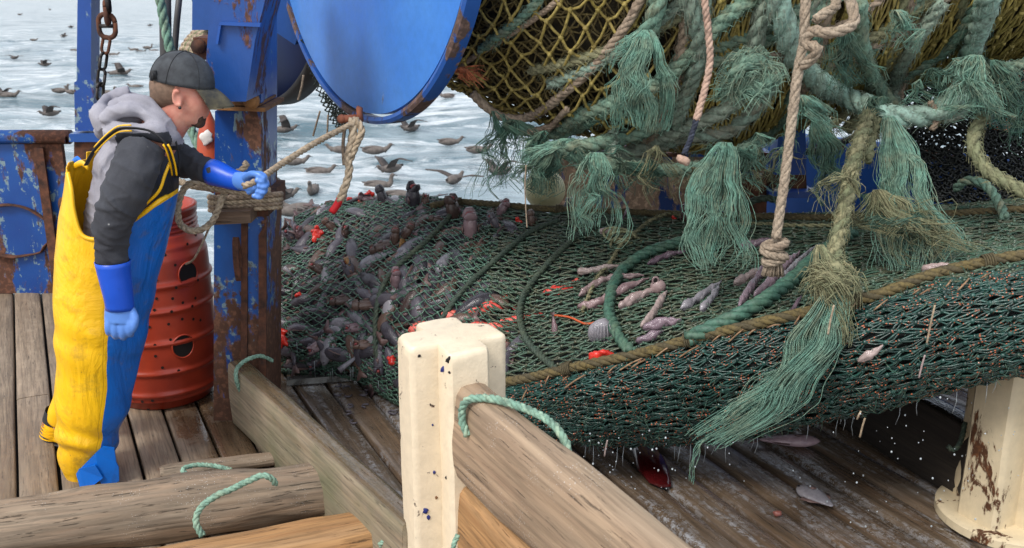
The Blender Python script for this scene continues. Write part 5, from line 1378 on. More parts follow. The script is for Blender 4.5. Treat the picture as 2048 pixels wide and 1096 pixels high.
# ================= THE FISHERMAN =================
MY = 3.74
man = empty('person', G(185, 985), 'bearded fisherman in yellow and blue oilskins and dark cap, holding the taut rope', 'person')
k_ = mpp(MY)
def E(mb, px, py, rx, rz, ry, dy=0.0, rot=0.0, nu=20, nv=14):     # ellipsoid: radii rx, rz in photo px, ry depth radius in px
    mb.ell(P(px, py, MY+dy), (rx*k_, ry*k_, rz*k_), Matrix.Rotation(rot, 3, 'Y'), nu, nv)
def TB(mb, rows, n=20, cap=True):   # rows: (px, py, dy, in-plane radius px, depth radius px)
    pts = [P(a, b, MY+dy) for a, b, dy, _, _ in rows]
    # resample
    out = []; rr = []
    for i in range(len(rows)-1):
        kk = max(2, int((pts[i+1]-pts[i]).length/.02)); g = lambda j: max(0, min(len(rows)-1, j))
        for q in range(kk):
            t = q/kk; out.append(cr(pts[g(i-1)], pts[i], pts[i+1], pts[g(i+2)], t)); w_ = [cr(rows[g(i-1)][m], rows[i][m], rows[i+1][m], rows[g(i+2)][m], t) for m in (3, 4)]; rr.append(w_)
    out.append(pts[-1]); rr.append(rows[-1][3:5])
    rings = []
    for i, p in enumerate(out):
        t = (out[min(i+1, len(out)-1)]-out[max(i-1, 0)]).normalized()
        b = Vector((0, 1, 0)); a = b.cross(t)
        if a.length < .05: a = Vector((1, 0, 0))
        a.normalize(); b = t.cross(a).normalized()
        rings.append([p+a*math.cos(x)*rr[i][0]*k_+b*math.sin(x)*rr[i][1]*k_ for x in [2*PI*z/n for z in range(n)]])
    mb.rings(rings, True, cap)
M_skin = m_plain('skin', S(204, 150, 130), .5, scale=14, col2=S(182, 108, 92), bump=.08, sss=.08)
M_hairs = m_plain('short_hair', S(104, 84, 70), .9, scale=60, col2=S(130, 104, 86), bump=.6, bscale=400)
M_beard = m_plain('beard', S(84, 62, 50), .95, scale=60, col2=S(52, 38, 32), bump=.7, bscale=300)
M_cap = m_plain('worn_black_cap', S(44, 46, 50), .85, scale=24, col2=S(66, 70, 74), bump=.3, bscale=90)
def m_cloth(name, c1, c2, sc=60, rough=.95, spots=None):
    t = NT(name); n = t.noise(6, 6, .7); n2 = t.noise(sc*4, 3, .6)
    col = t.mix(t.ramp(n, [(.35, 0.), (.65, 1.)]), c1, c2); col = t.mix(t.ramp(n2, [(.4, 0.), (.7, .25)]), col, tuple(c*.5 for c in c1))
    if spots:
        sp = t.ramp(t.vor(26), [(.07, 1.), (.10, 0.)]); m = t.ramp(t.noise(9, 2), [(.52, 0.), (.56, 1.)])
        col = t.mix(t.math('MULTIPLY', sp, m), col, spots)
    return t.out(col, rough, t.bump(n2, .25, .003))
M_grey = m_cloth('heather_hoodie', S(158, 156, 164), S(132, 130, 140))
M_char = m_cloth('charcoal_sleeve', S(50, 51, 57), S(66, 68, 74), spots=S(130, 130, 130))
M_lining = m_cloth('hood_lining', S(70, 72, 82), S(50, 52, 62))
def m_oil(name, c1, c2, dirt):
    t = NT(name); n = t.noise(3.5, 6, .65); col = t.mix(t.ramp(n, [(.4, 0.), (.75, .8)]), c1, c2)
    d = t.ramp(t.noise(12, 6, .7), [(.56, 0.), (.75, .5)]); col = t.mix(d, col, dirt)
    return t.out(col, .38, t.bump(t.noise(5, 4, .5), .35, .02))
M_yo = m_oil('yellow_oilskin', S(246, 192, 18), S(232, 172, 10), S(176, 130, 30))
M_bo = m_oil('blue_oilskin', S(8, 108, 205), S(6, 92, 184), S(20, 70, 130))
M_glove = m_oil('blue_glove_cuff', S(16, 80, 196), S(14, 68, 178), S(20, 50, 120))
M_palm = m_oil('pale_blue_glove', S(88, 134, 208), S(72, 118, 196), S(60, 90, 150))
M_blackc = m_plain('black_trim', S(30, 31, 34), .7)
# --- one continuous body: head, neck, torso, arms, hands, legs
mb = MB()
E(mb, 364, 174, 48, 47, 40, 0, .2)                     # skull
E(mb, 354, 154, 42, 38, 38, 0)
E(mb, 388, 195, 30, 46, 33, 0, -.15)                  # face
E(mb, 382, 228, 27, 24, 27, 0, -.3)                   # jaw
E(mb, 396, 240, 13, 13, 16, 0)                        # chin
E(mb, 405, 168, 10, 8, 28, 0)                         # brow
E(mb, 417, 194, 6, 14, 6, 0, -.45); E(mb, 424, 207, 7, 6, 8, 0)    # nose
E(mb, 411, 213, 8, 7, 10); E(mb, 411, 222, 8, 4, 12, 0); E(mb, 409, 230, 8, 5, 11, 0)   # lips
E(mb, 395, 205, 14, 14, 14, -.03)                     # cheek
TB(mb, [(372, 205, 0, 36, 33), (352, 228, 0, 35, 33), (330, 252, 0, 40, 42), (300, 290, .0, 46, 58)])  # neck
TB(mb, [(290, 275, 0, 30, 66), (280, 310, 0, 52, 78), (262, 380, 0, 56, 70), (240, 450, 0, 60, 66), (218, 540, 0, 66, 70), (212, 590, 0, 64, 70)])
TB(mb, [(278, 300, -.20, 30, 28), (262, 350, -.24, 30, 28), (240, 420, -.25, 26, 24), (226, 470, -.25, 21, 20), (228, 530, -.24, 17, 16), (236, 610, -.24, 15, 13), (240, 630, -.24, 22, 12), (241, 650, -.24, 18, 11)])
TB(mb, [(318, 300, .20, 28, 26), (352, 320, .16, 24, 24), (392, 336, .10, 19, 18), (440, 350, .02, 13, 12), (468, 360, -.01, 11, 8), (500, 366, -.03, 10, 8)])
TB(mb, [(200, 580, -.08, 52, 46), (185, 700, -.06, 42, 38), (172, 830, -.04, 33, 31), (172, 920, -.02, 26, 26), (178, 965, 0, 26, 24), (205, 972, 0, 20, 22)])
TB(mb, [(205, 580, .10, 50, 44), (180, 700, .18, 40, 36), (150, 800, .25, 30, 30), (125, 850, .3, 24, 26)])
# ear
e0 = P(357, 198, MY-.079)
for a in range(14):
    x = PI*.35+a/13*PI*1.35; mb.ell(e0+Vector((math.cos(x)*.017, -.012, math.sin(x)*.027+.004)), (.006, .006, .007), None, 8, 6)
mb.ell(e0+Vector((.002, .004, 0)), (.015, .012, .024), None, 10, 8); mb.ell(e0+Vector((.006, -.006, -.026)), (.007, .007, .009), None, 8, 6)
body = remesh(mb, 'body', M_skin, .0065, man, 3)
mb = MB(); mb.tube([e0+Vector((.007, -.013, -.030)), e0+Vector((.007, -.018, -.030))], .0055, 12); mb.build('ear_plug', M_black, man)
mb = MB(); mb.ell(P(408, 184, MY-.030), .010, None, 12, 9); mb.ell(P(408, 184, MY+.030), .010, None, 12, 9); mb.build('eyes', MF_eye, man)
# short hair shell and beard
mb = MB(); E(mb, 347, 176, 44.5, 38, 44.5, 0, .25); E(mb, 332, 190, 29, 30, 36, 0, .2)
remesh(mb, 'hair', M_hairs, .007, man, 3)
mb = MB()
TB(mb, [(413, 213, 0, 4, 11), (415, 217, 0, 4.5, 12)], 10)
for sg in (-1, 1): TB(mb, [(410, 216, sg*.010, 5, 5), (405, 224, sg*.022, 5, 4), (398, 235, sg*.024, 8, 6), (395, 245, sg*.012, 9, 8)], 10)
E(mb, 398, 245, 12, 11, 15, 0); E(mb, 388, 244, 8, 8, 19, 0); E(mb, 404, 236, 8, 10, 13, 0)
E(mb, 403, 239, 7, 8, 12, 0)
remesh(mb, 'beard', M_beard, .005, man, 2)
# --- cap
mb = MB(); rings = []
cc = P(364, 166, MY); tl = .20
RxC, RyC, RzC = 59*k_, 48*k_, 59*k_
Mc = Matrix.Rotation(tl, 3, 'Y')
for i in range(15):
    ph = PI/2*i/14
    r = math.cos(ph)**.85; z = math.sin(ph)
    rings.append([cc+Mc @ Vector((math.cos(a)*RxC*r*(1+.03*(math.cos(a) > 0)), math.sin(a)*RyC*r, z*RzC*1.0)) for a in [2*PI*q/40 for q in range(40)]])
inner = [[cc+(p-cc)*.96 for p in rings[0]]]
mb.rings(inner+rings, True, False, 0, .5)
dome = mb.build('cap', M_cap, man)
mb = MB()
for a in range(6):
    x = 2*PI*a/6+.26; mb.tube([cc+Mc @ Vector((math.cos(x)*RxC*(math.cos(ph)**.85)*1.008, math.sin(x)*RyC*(math.cos(ph)**.85)*1.008, math.sin(ph)*RzC*1.008)) for ph in [PI/2*q/12 for q in range(13)]], .0014, 4)
mb.ell(cc+Mc @ Vector((0, 0, RzC)), (.008, .008, .005), None, 8, 6)
mb.build('seams', M_blackc, dome)
mb = MB(); top = []; bot = []
NB = 14
for i in range(NB+1):
    t = i/NB; row = []
    for j in range(17):
        s = -1+2*j/16
        yy = s*RyC*.76*(1-.22*t*t)
        x0 = RxC*math.sqrt(max(0, 1-(yy/RyC)**2))*.98
        xl = x0+(1-.62*s*s)*t*.086
        zz = .004-.015*t-.038*t*t*.9-.016*s*s*(t+.2)
        row.append(cc+Mc @ Vector((xl, yy, zz)))
    top.append(row)
bot = [[p-Vector((0, 0, .004)) for p in r] for r in top]
loop = [t_+b_[::-1] for t_, b_ in zip(top, bot)]
mb.rings(loop, True, True); mb.build('brim', m_plain('worn_brim', S(50, 50, 48), .8, scale=22, col2=S(92, 86, 66), bump=.3), dome)
mb = MB(); mb.tube([P(306, 150, MY-.09), P(302, 158, MY-.04), P(301, 162, MY), P(303, 160, MY+.05)], .011, 8, flat=.35); mb.box(P(308, 150, MY-.07), (.010, .01, .016)); mb.build('cap_strap', M_blackc, dome)
# --- hoodie: torso + sleeves + hood in one cloth surface
arm1 = [(286, 292, -.18, 40, 34), (268, 340, -.235, 42, 37), (246, 395, -.25, 41, 36), (226, 440, -.255, 34, 32), (221, 480, -.25, 31, 29), (222, 510, -.245, 29, 27), (223, 528, -.245, 27, 25)]
arm2 = [(322, 296, .20, 36, 34), (356, 318, .16, 33, 30), (392, 334, .10, 27, 25), (424, 345, .05, 23, 22), (438, 349, .03, 21, 20)]
mb = MB()
TB(mb, [(300, 262, 0, 30, 62), (290, 286, 0, 56, 90), (274, 330, 0, 70, 94), (260, 390, 0, 71, 86), (246, 450, 0, 70, 80), (234, 500, 0, 66, 76)], 28)
TB(mb, arm1, 22); TB(mb, arm2, 22); E(mb, 322, 318, 24, 60, 66)
# folds on the sleeves
for (rows, n) in ((arm1, 15), (arm2, 9)):
    for q in range(n):
        t = .35+.62*q/n; f = t*(len(rows)-1); i = min(int(f), len(rows)-2); u = f-i
        a = [rows[i][m]*(1-u)+rows[i+1][m]*u for m in range(5)]
        c = P(a[0], a[1], MY+a[2]); r = a[3]*k_*.97; d = (P(rows[i+1][0], rows[i+1][1], MY+rows[i+1][2])-P(rows[i][0], rows[i][1], MY+rows[i][2])).normalized()
        e = Vector((0, 1, 0)); s_ = e.cross(d).normalized(); tw = rnd.uniform(-.6, .6)
        a0 = rnd.uniform(0, 6); a1 = a0+rnd.uniform(1.5, 3.0)
        mb.tube([c+s_*math.cos(x)*r+e*math.sin(x)*r*.93+d*tw*math.cos(x)*r*.7 for x in [a0+(a1-a0)*z/10 for z in range(11)]], [.002+.009*math.sin(PI*z/10) for z in range(11)], 8)
# hood folds
for (pts, r0) in (([(212, 262, -.10), (202, 232, -.07), (206, 208, 0), (222, 196, .06), (260, 190, .09)], 20),
                  ([(214, 268, -.12), (250, 262, -.15), (300, 262, -.15), (338, 272, -.10), (352, 288, -.03)], 20),
                  ([(210, 240, -.12), (235, 222, -.13), (275, 222, -.12), (310, 240, -.11), (340, 268, -.08)], 18),
                  ([(225, 215, -.08), (262, 200, -.09), (300, 208, -.09), (322, 232, -.09), (345, 262, -.07)], 15),
                  ([(205, 252, 0), (208, 262, .08), (250, 262, .14), (320, 262, .14), (352, 285, .06)], 22),
                  ([(225, 210, .05), (262, 196, .09), (300, 206, .10), (330, 235, .10), (350, 270, .05)], 16)):
    q = spline([P(a, b, MY+c) for a, b, c in pts], .01)
    mb.tube(q, [r0*k_*(.8+.35*nz(p, 14, 3)) for p in q], 14)
E(mb, 250, 240, 46, 34, 60, 0)
def near_arm(c, rows, pad):
    best = 9
    for i in range(len(rows)-1):
        a = P(rows[i][0], rows[i][1], MY+rows[i][2]); b = P(rows[i+1][0], rows[i+1][1], MY+rows[i+1][2]); t = max(0, min(1, (c-a).dot(b-a)/(b-a).length_squared)); d = (c-a.lerp(b, t)).length/((rows[i][3]*(1-t)+rows[i+1][3]*t)*k_); best = min(best, d)
    return best
def hood_assign(c):
    a1_ = near_arm(c, arm1, 0); a2_ = near_arm(c, arm2, 0)
    if (a1_ < 1.32 and c.y < MY-.10) or a2_ < 1.3: 
        if c.z > P(300, 252, MY).z: return 0
        return 1
    if c.x > P(322, 340, MY).x and P(280, 410, MY).z < c.z < P(280, 283, MY).z: return 1
    q = P(255, 208, MY)
    if (c-q).length < .055: return 2
    return 0
remesh(mb, 'hoodie', [M_grey, M_char, M_lining], .0052, man, 4, assign=hood_assign,
       disp=lambda p, n: p+n*(nz(p, 9, 1)*.010+nz(p, 22, 3)*.005-.009*abs(nz((p.x*9, p.y*9, p.z*20+p.x*10), 1, 5))**.5+.004))
mb = MB()
mb.tube(spline([P(343, 262, MY-.09), P(352, 284, MY-.10), P(358, 312, MY-.09), P(356, 335, MY-.085)], .01), .0035, 6)
mb.build('drawstring', M_blackc, man)
# --- oilskin bib trousers
rowsT = [ # py, xl, xr, dy, depth
 (318, 150, 345, 0, 100), (360, 146, 350, 0, 104), (410, 138, 341, 0, 104), (450, 130, 332, 0, 100), (500, 124, 322, 0, 98), (550, 121, 308, 0, 96), (600, 119, 298, -.01, 92), (660, 118, 284, -.02, 86), (720, 118, 269, -.02, 76), (780, 118, 256, -.03, 66), (830, 119, 245, -.03, 60), (870, 121, 232, -.02, 56), (905, 122, 221, -.01, 52), (930, 127, 218, 0, 48), (948, 134, 212, 0, 44)]
mb = MB()
TB(mb, [((a[1]+a[2])/2, a[0], a[3], (a[2]-a[1])/2, a[4]) for a in rowsT], 40, cap=False)
def inpoly_above(c):
    # upper edge of the bibs, in the man's own side view (x along his front-back axis)
    return True
def rel(c):    # photo-plane coords of a point on the man (x back-front, height)
    d = c-C0; t = Vector((0, 0, 0)); f = d.dot(cF); return 1024+FPX*d.x/f, 548-FPX*d.dot(cU)/f
Xa = lambda px, py: P(px, py, MY-.15)
Xb = lambda px, py: P(px, py, MY-.15*max(0, min(1, (px-150)/80)))
def bib_keep(c, n):
    x, z = c.x, c.z
    if c.y > MY+.08: 
        return z < Xa(300, 310).z
    pts = [(140, 322), (160, 332), (170, 360), (177, 410), (188, 455), (215, 468), (245, 450), (275, 425), (305, 350), (320, 300), (360, 280)]
    for (a, b) in zip(pts[:-1], pts[1:]):
        A_, B_ = Xb(*a), Xb(*b)
        if A_.x <= x <= B_.x or (a == pts[0] and x < A_.x) or (b == pts[-1] and x > B_.x):
            t = (x-A_.x)/(B_.x-A_.x); return z < A_.z+(B_.z-A_.z)*t
    return True
def oil_assign(c):
    # blue front panel, yellow back and sides; black bib above the waist trim
    bl = [(262, 420), (244, 480), (232, 560), (224, 640), (217, 700), (212, 780), (202, 850), (190, 930), (176, 1000)]
    if c.y > MY+.12: return 0 if c.x < Xa(235, 500).x else 1
    for a, b in zip(bl[:-1], bl[1:]):
        A_, B_ = Xa(*a), Xa(*b)
        if A_.z >= c.z >= B_.z or (a == bl[0] and c.z > A_.z):
            t = (A_.z-c.z)/(A_.z-B_.z); xb = A_.x+(B_.x-A_.x)*max(-.3, t)
            if c.x > xb:
                # black bib
                w0, w1 = Xa(250, 447), Xa(335, 395); tt = (c.x-w0.x)/(w1.x-w0.x)
                zz = w0.z+(w1.z-w0.z)*tt
                if c.z > zz+.018: return 2
                if c.z > zz-.006: return 0
                return 1
            return 0
    return 0
import bmesh
def sheet(mb, name, mats, thick, keep, assign, disp, subs=1):
    me = mb.mesh(name, mats); bm = bmesh.new(); bm.from_mesh(me)
    bmesh.ops.subdivide_edges(bm, edges=bm.edges, cuts=subs, use_grid_fill=True)
    bm.normal_update()
    no = {v: v.normal.copy() for v in bm.verts}
    for v in bm.verts: v.co = disp(v.co.copy(), no[v])
    bmesh.ops.delete(bm, geom=[f for f in bm.faces if not keep(f.calc_center_median(), f.normal)], context='FACES')
    for f in bm.faces: f.material_index = 0; f.smooth = True
    bm.to_mesh(me); bm.free()
    if assign is oil_sd:
        sd = me.attributes.new('sd', 'FLOAT', 'POINT'); sb = me.attributes.new('sb', 'FLOAT', 'POINT')
        for i, v in enumerate(me.vertices): sd.data[i].value, sb.data[i].value = oil_sd(v.co)
    o = bpy.data.objects.new(name, me); COL.objects.link(o); md = o.modifiers.new('s', 'SOLIDIFY'); md.thickness = thick; md.offset = 1
    o.parent = man; o.matrix_parent_inverse = parent_world(man).inverted(); return o
def oil_disp(p, n):
    low = max(0, min(1, (.95-p.z)/.8))
    v = nz((p.x*4, p.y*4, p.z*2.0), 1, 2)*.020+.006+.012*(abs(nz((p.x*7+p.z*3.5, p.y*7, p.z*1.6), 1, 7))**.6)*-1
    # stacked creases near the ankle and knee
    cz = .010*math.sin(p.z*38+p.x*14+nz(p, 6, 1)*3)*max(0, 1-abs(p.z-.20)/.20)
    cz += .005*math.sin(p.z*30+p.x*24+nz(p, 5, 4)*3)*max(0, 1-abs(p.z-.62)/.22)
    return p+n*(v*(.6+.4*low)+cz)
def oil_sd(c):
    bl = [(262, 380), (258, 420), (244, 480), (232, 560), (224, 640), (217, 700), (212, 780), (202, 850), (190, 930), (176, 1000)]
    w0, w1 = Xa(250, 447), Xa(335, 395); sb = c.z-(w0.z+(w1.z-w0.z)*(c.x-w0.x)/(w1.x-w0.x))
    if c.y > MY+.1: return c.x-Xa(235, 500).x, sb
    if c.z > Xa(*bl[0]).z: return c.x-Xa(*bl[0]).x, sb
    for a, b in zip(bl[:-1], bl[1:]):
        A_, B_ = Xa(*a), Xa(*b)
        if A_.z >= c.z >= B_.z: t = (A_.z-c.z)/(A_.z-B_.z); return c.x-(A_.x+(B_.x-A_.x)*t), sb
    return c.x-Xa(*bl[-1]).x, sb
def m_oilskin():
    t = NT('oilskin'); 
    def at(nm):
        n = t.t.nodes.new('ShaderNodeAttribute'); n.attribute_name = nm; return n.outputs['Fac']
    gt = lambda x, v: t.math('GREATER_THAN', x, v)
    sd, sb = at('sd'), at('sb')
    n = t.noise(3.5, 6, .65); k = t.ramp(n, [(.4, 0.), (.75, .8)])
    y = t.mix(k, S(244, 190, 22), S(230, 170, 12)); b = t.mix(k, S(10, 104, 198), S(6, 90, 178))
    f = t.mix(gt(sb, -.006), b, y); f = t.mix(gt(sb, .010), f, S(34, 35, 38)); col = t.mix(gt(sd, 0.0), y, f)
    line = t.math('LESS_THAN', t.math('ABSOLUTE', t.math('ADD', sd, .012)), .0016)
    col = t.mix(t.math('MULTIPLY', line, .45), col, S(150, 110, 10))
    d = t.ramp(t.noise(12, 6, .7), [(.54, 0.), (.75, .6)]); col = t.mix(d, col, S(110, 92, 50))
    d2 = t.ramp(t.vor(38), [(.05, .7), (.09, 0.)]); m2 = t.ramp(t.noise(7, 2), [(.52, 0.), (.56, 1.)]); col = t.mix(t.math('MULTIPLY', d2, m2), col, S(70, 60, 48))
    cr_ = t.noise(3.2, 5, .55, t.mapping((1.6, 1.6, .55)), 1.2)
    return t.out(col, t.ramp(n, [(.3, .28), (.7, .5)]), t.bump(cr_, .55, .05, t.bump(t.noise(60, 3), .08, .002)))
M_oil = m_oilskin()
trs = sheet(mb, 'oilskin_trousers', [M_oil], .004, bib_keep, oil_sd, oil_disp, 3)
_dg = bpy.context.evaluated_depsgraph_get(); _m = trs.data
tb_ = BVHTree.FromPolygons([v.co.copy() for v in _m.vertices], [tuple(p.vertices) for p in _m.polygons])
edge = []
for a_, b_ in zip([(160, 332), (170, 360), (177, 410), (188, 455), (215, 469), (245, 452)][:-1], [(160, 332), (170, 360), (177, 410), (188, 455), (215, 469), (245, 452)][1:]):
    for q in range(4):
        t_ = q/4; x_, y_ = a_[0]+(b_[0]-a_[0])*t_, a_[1]+(b_[1]-a_[1])*t_
        X_ = Xb(x_, y_); h_ = tb_.ray_cast(Vector((X_.x, MY-1, X_.z-.004)), Vector((0, 1, 0)))
        if h_[0] is None or h_[0].y > MY: h_ = tb_.find_nearest(Vector((X_.x, MY-.17, X_.z-.004)))
        edge.append(h_[0]+Vector((0, -.004, 0)))
for _ in range(3): edge = [edge[0]]+[(edge[i-1]+edge[i]*2+edge[i+1])/4 for i in range(1, len(edge)-1)]+[edge[-1]]
_mb = MB(); _mb.tube(spline(edge, .006), .0085, 8); _mb.build('bib_hem', M_yo, man)
# far leg
mb = MB()
TB(mb, [(205, 600, .14, 55, 50), (178, 700, .20, 52, 46), (150, 780, .27, 42, 42), (130, 820, .30, 33, 36), (124, 835, .31, 29, 32)], 30, cap=False)
sheet(mb, 'far_trouser_leg', [M_yo], .004, lambda c, n: True, lambda c: 0, lambda p, n: p+n*(nz(p, 7, 2)*.012), 1)
# seam line between yellow and blue
mb = MB()
# yellow braces
mb = MB(); q = spline([P(172, 330, MY-.19), P(190, 300, MY-.20), P(222, 268, MY-.20), (P(248, 256, MY-.195)), P(300, 262, MY-.20), P(332, 288, MY-.20), P(345, 322, MY-.17), P(350, 350, MY-.14)], .01)
mb.tube(q, .013, 8, flat=.3, up=(0, -1, .4)); br_ = mb.build('brace', M_blackc, man)
mb = MB(); 
for s_ in (-1, 1): mb.tube([p+Vector((0, -.004, s_*.010)) for p in q[len(q)//7:len(q)//2]], .003, 5); mb.tube([p+Vector((s_*.008, -.006, 0)) for p in q[int(len(q)*.72):]], .004, 5)
mb.build('brace_trim', M_yo, br_)
mb = MB(); q = spline([P(150, 332, MY-.02), P(163, 326, MY-.1), P(175, 334, MY-.17)], .01); mb.tube(q, .012, 8, flat=.4); mb.tube(spline([P(147, 325, MY+.02), P(156, 318, MY), P(165, 330, MY-.02)], .01), .012, 8, flat=.4, mi=1)
mb.build('bib_edge', [M_yo, M_bo], man)
mb = MB()
for s_ in (0,):
    mb.tube(spline([P(342, 320, MY-.16), P(330, 350, MY-.185), P(318, 382, MY-.2), P(290, 410, MY-.2), P(258, 440, MY-.185)], .01), .007, 6, flat=.5)
    mb.tube(spline([P(258, 446, MY-.186), P(290, 424, MY-.2), P(318, 402, MY-.19), P(336, 392, MY-.14)], .01), .009, 6, flat=.5)
mb.build('bib_trim', M_yo, man)
# --- blue cuff flaps over the near boot
mb = MB()
def flap(pts, thick=.006, bulge=.02):
    n = len(pts); f = [P(x, y, MY-.115-bulge*math.sin(PI*(x-145)/90)) for x, y in pts]; mb.rings([f, [p+Vector((0, thick, 0)) for p in f]], True, True)
flap([(192, 905), (205, 893), (228, 896), (232, 925), (237, 935), (238, 962), (220, 974), (208, 978), (196, 955), (160, 938)])
flap([(152, 948), (158, 938), (190, 930), (206, 956), (190, 968), (168, 982), (160, 976)], bulge=.032)
mb.build('boot_flap', M_bo, man, smooth=False)
# --- boots
mb = MB()
TB(mb, [(172, 915, -.02, 36, 34), (172, 948, -.02, 37, 35), (180, 968, -.02, 42, 34), (196, 978, -.02, 42, 32)], 24)
E(mb, 192, 976, 52, 13, 30, -.02)
b1 = remesh(mb, 'boot', M_yo, .007, man, 3)
mb = MB(); 
for z in range(4): 
    c = P(171, 952+z*7, MY-.02); mb.tube([c+Vector((math.cos(a)*39*k_, math.sin(a)*36*k_, 0)) for a in [2*PI*q/24 for q in range(25)]], .003, 5)
mb.build('boot_ribs', M_yo, b1)
mb = MB(); c = P(172, 938, MY-.02); mb.rings([[c+Vector((math.cos(a)*38*k_, math.sin(a)*36*k_, zz)) for a in [PI*.75+PI*.5*q/10 for q in range(11)]] for zz in (-.022, .022)], False, False); mb.build('boot_band', M_blackc, b1)
mb = MB(); TB(mb, [(124, 815, .31, 25, 28), (114, 845, .31, 25, 28), (108, 870, .31, 25, 28)], 22); E(mb, 128, 873, 40, 12, 28, .31, .25)
b2 = remesh(mb, 'boot', M_yo, .007, man, 2)
mb = MB(); TB(mb, [(116, 822, .31, 26.5, 30), (110, 842, .31, 26.5, 30)], 22, cap=False); mb.build('boot_band', M_blackc, b2)
mb = MB()
for z in range(4): TB(mb, [(109-z*1.5, 850+z*6, .31, 26.5, 29.5), (108.6-z*1.5, 852.5+z*6, .31, 26.5, 29.5)], 22, cap=False)
mb.build('boot_ribs', M_yo, b2)
mb = MB(); E(mb, 122, 882, 40, 6, 27, .31, .25); mb.build('sole', M_black, b2)
# --- gloves
def cuff(rows, name):
    mb = MB(); TB(mb, rows, 28, cap=False); me = mb.mesh(name, [M_glove]); o = bpy.data.objects.new(name, me); COL.objects.link(o)
    md = o.modifiers.new('s', 'SOLIDIFY'); md.thickness = .003; md.offset = 0
    o.parent = man; o.matrix_parent_inverse = parent_world(man).inverted(); return o
cuff([(225, 522, -.25, 31.5, 30), (228, 545, -.25, 29, 28), (234, 575, -.25, 27.5, 26), (238, 600, -.25, 26, 23), (240, 618, -.25, 26, 20)], 'glove_cuff')
cuff([(424, 344, .05, 25.5, 24), (440, 349, .03, 24, 22), (462, 358, .01, 20, 18), (482, 363, -.01, 18, 15)], 'glove_cuff')
def finger(mb, pts, r):
    pts = [P(a, b, MY+c) for a, b, c in pts]; q = spline(pts, .006); n = len(q)
    mb.tube(q, [r*k_*(1.0-.22*i/n)*(1 if i < n-2 else .8) for i in range(n)], 12); mb.ell(q[-1], r*k_*.76, None, 10, 8)
# hanging hand, loosely closed, seen from the back of the hand
mb = MB()
TB(mb, [(239, 606, -.25, 25, 18), (240, 625, -.25, 29, 18), (241, 642, -.25, 30, 18)], 22)
for (x, y, L1) in ((217, 648, 20), (230, 650, 26), (245, 651, 27), (259, 648, 23)):
    finger(mb, [(x+1, y-14, -.258), (x, y+4, -.268), (x+1, y+L1*.72, -.262), (x+2, y+L1*.86, -.235), (x+2, y+L1*.45, -.212)], 8.2)
finger(mb, [(262, 620, -.25), (270, 636, -.262), (268, 652, -.268), (262, 664, -.262)], 8.4)
remesh(mb, 'glove', M_palm, .0045, man, 2)
# gripping hand : palm, four fingers curled round the rope, thumb along the top
mb = MB()
TB(mb, [(472, 361, -.01, 17, 13), (490, 363, -.03, 19, 12), (508, 366, -.04, 20, 13)], 20)
for i, (x, y) in enumerate(((520, 352), (524, 363), (521, 374), (514, 383))):
    finger(mb, [(x-18, y+1, -.035), (x-2, y-4, -.055), (x+9, y+2, -.085), (x+6, y+11, -.112), (x-6, y+9, -.115)], 6.8)
finger(mb, [(490, 356, -.05), (502, 348, -.085), (516, 349, -.105), (527, 356, -.112)], 7.4)
remesh(mb, 'glove', M_palm, .0042, man, 2)
# ================= ROPES ROUND THE POST AND THE HAND =================
PY = G(486, 846).y
rr('rope', [(487, 372, MY-.09), (515, 361, MY-.088), (560, 330, 3.82), (620, 292, 3.98), (672, 264, 4.12), (712, 244, 4.2)], .0135, M_tan, 'taut tan rope running from the gloved hand up to the drum pin', useroll=False, pitch=5)
rr('rope', [(705, 236, 4.2), (706, 268, 4.18), (697, 310, 4.16), (698, 345, 4.14), (688, 380, 4.12), (678, 402, 4.12)], .018, M_tan, 'tan rope hanging from the drum pin down to a red taped end', useroll=False, pitch=6)
rr('rope', [(712, 238, 4.2), (724, 262, 4.18), (712, 290, 4.17), (700, 318, 4.16)], .016, M_tan, 'second tan turn looping under the drum pin', useroll=False, pitch=6)
mb = MB(); mb.tube(spline([P(680, 398, 4.12), P(674, 410, 4.12), P(664, 424, 4.12)], .01), [.017, .018, .018, .016, .012][:max(2, len(spline([P(680, 398, 4.12), P(674, 410, 4.12), P(664, 424, 4.12)], .01)))] if False else .016, 10); tag(mb.build('rope_tape', m_plain('red_tape', S(190, 24, 34), .5)), 'red taped tip of the rope hanging under the drum pin', 'tape')
rr('rope', [(440, 372, 4.08), (410, 366, 4.04), (382, 366, 4.0), (364, 385, 3.98), (356, 420, 3.96), (362, 450, 3.96), (390, 462, 3.96), (420, 448, 3.98), (436, 420, 4.0), (444, 396, 4.02), (452, 384, 4.05)], .0145, M_tan, 'tan rope bight hanging in a loop over the red barrel', useroll=False, pitch=5.5)
rr('rope', [(330, 360, 4.2), (356, 362, 4.14), (386, 372, 4.08), (420, 376, 4.04), (452, 380, 4.02), (486, 384, 4.02), (515, 386, 4.04), (538, 380, 4.1)], .015, M_tan, 'tan rope lying across the barrel top to the post', useroll=False, pitch=5.5)
rr('rope', [(385, 352, 4.12), (410, 366, 4.06), (440, 372, 4.02), (470, 374, 4.0), (505, 378, 4.02)], .013, M_tan, 'upper tan turn between barrel and post', useroll=False, pitch=5.5)
rr('rope', [(418, 330, 4.12), (440, 338, 4.06), (470, 345, 4.05), (492, 332, 4.06), (490, 326, 4.1)], .013, M_tan, 'short tan rope end behind the gripping glove', useroll=False, pitch=5.5)
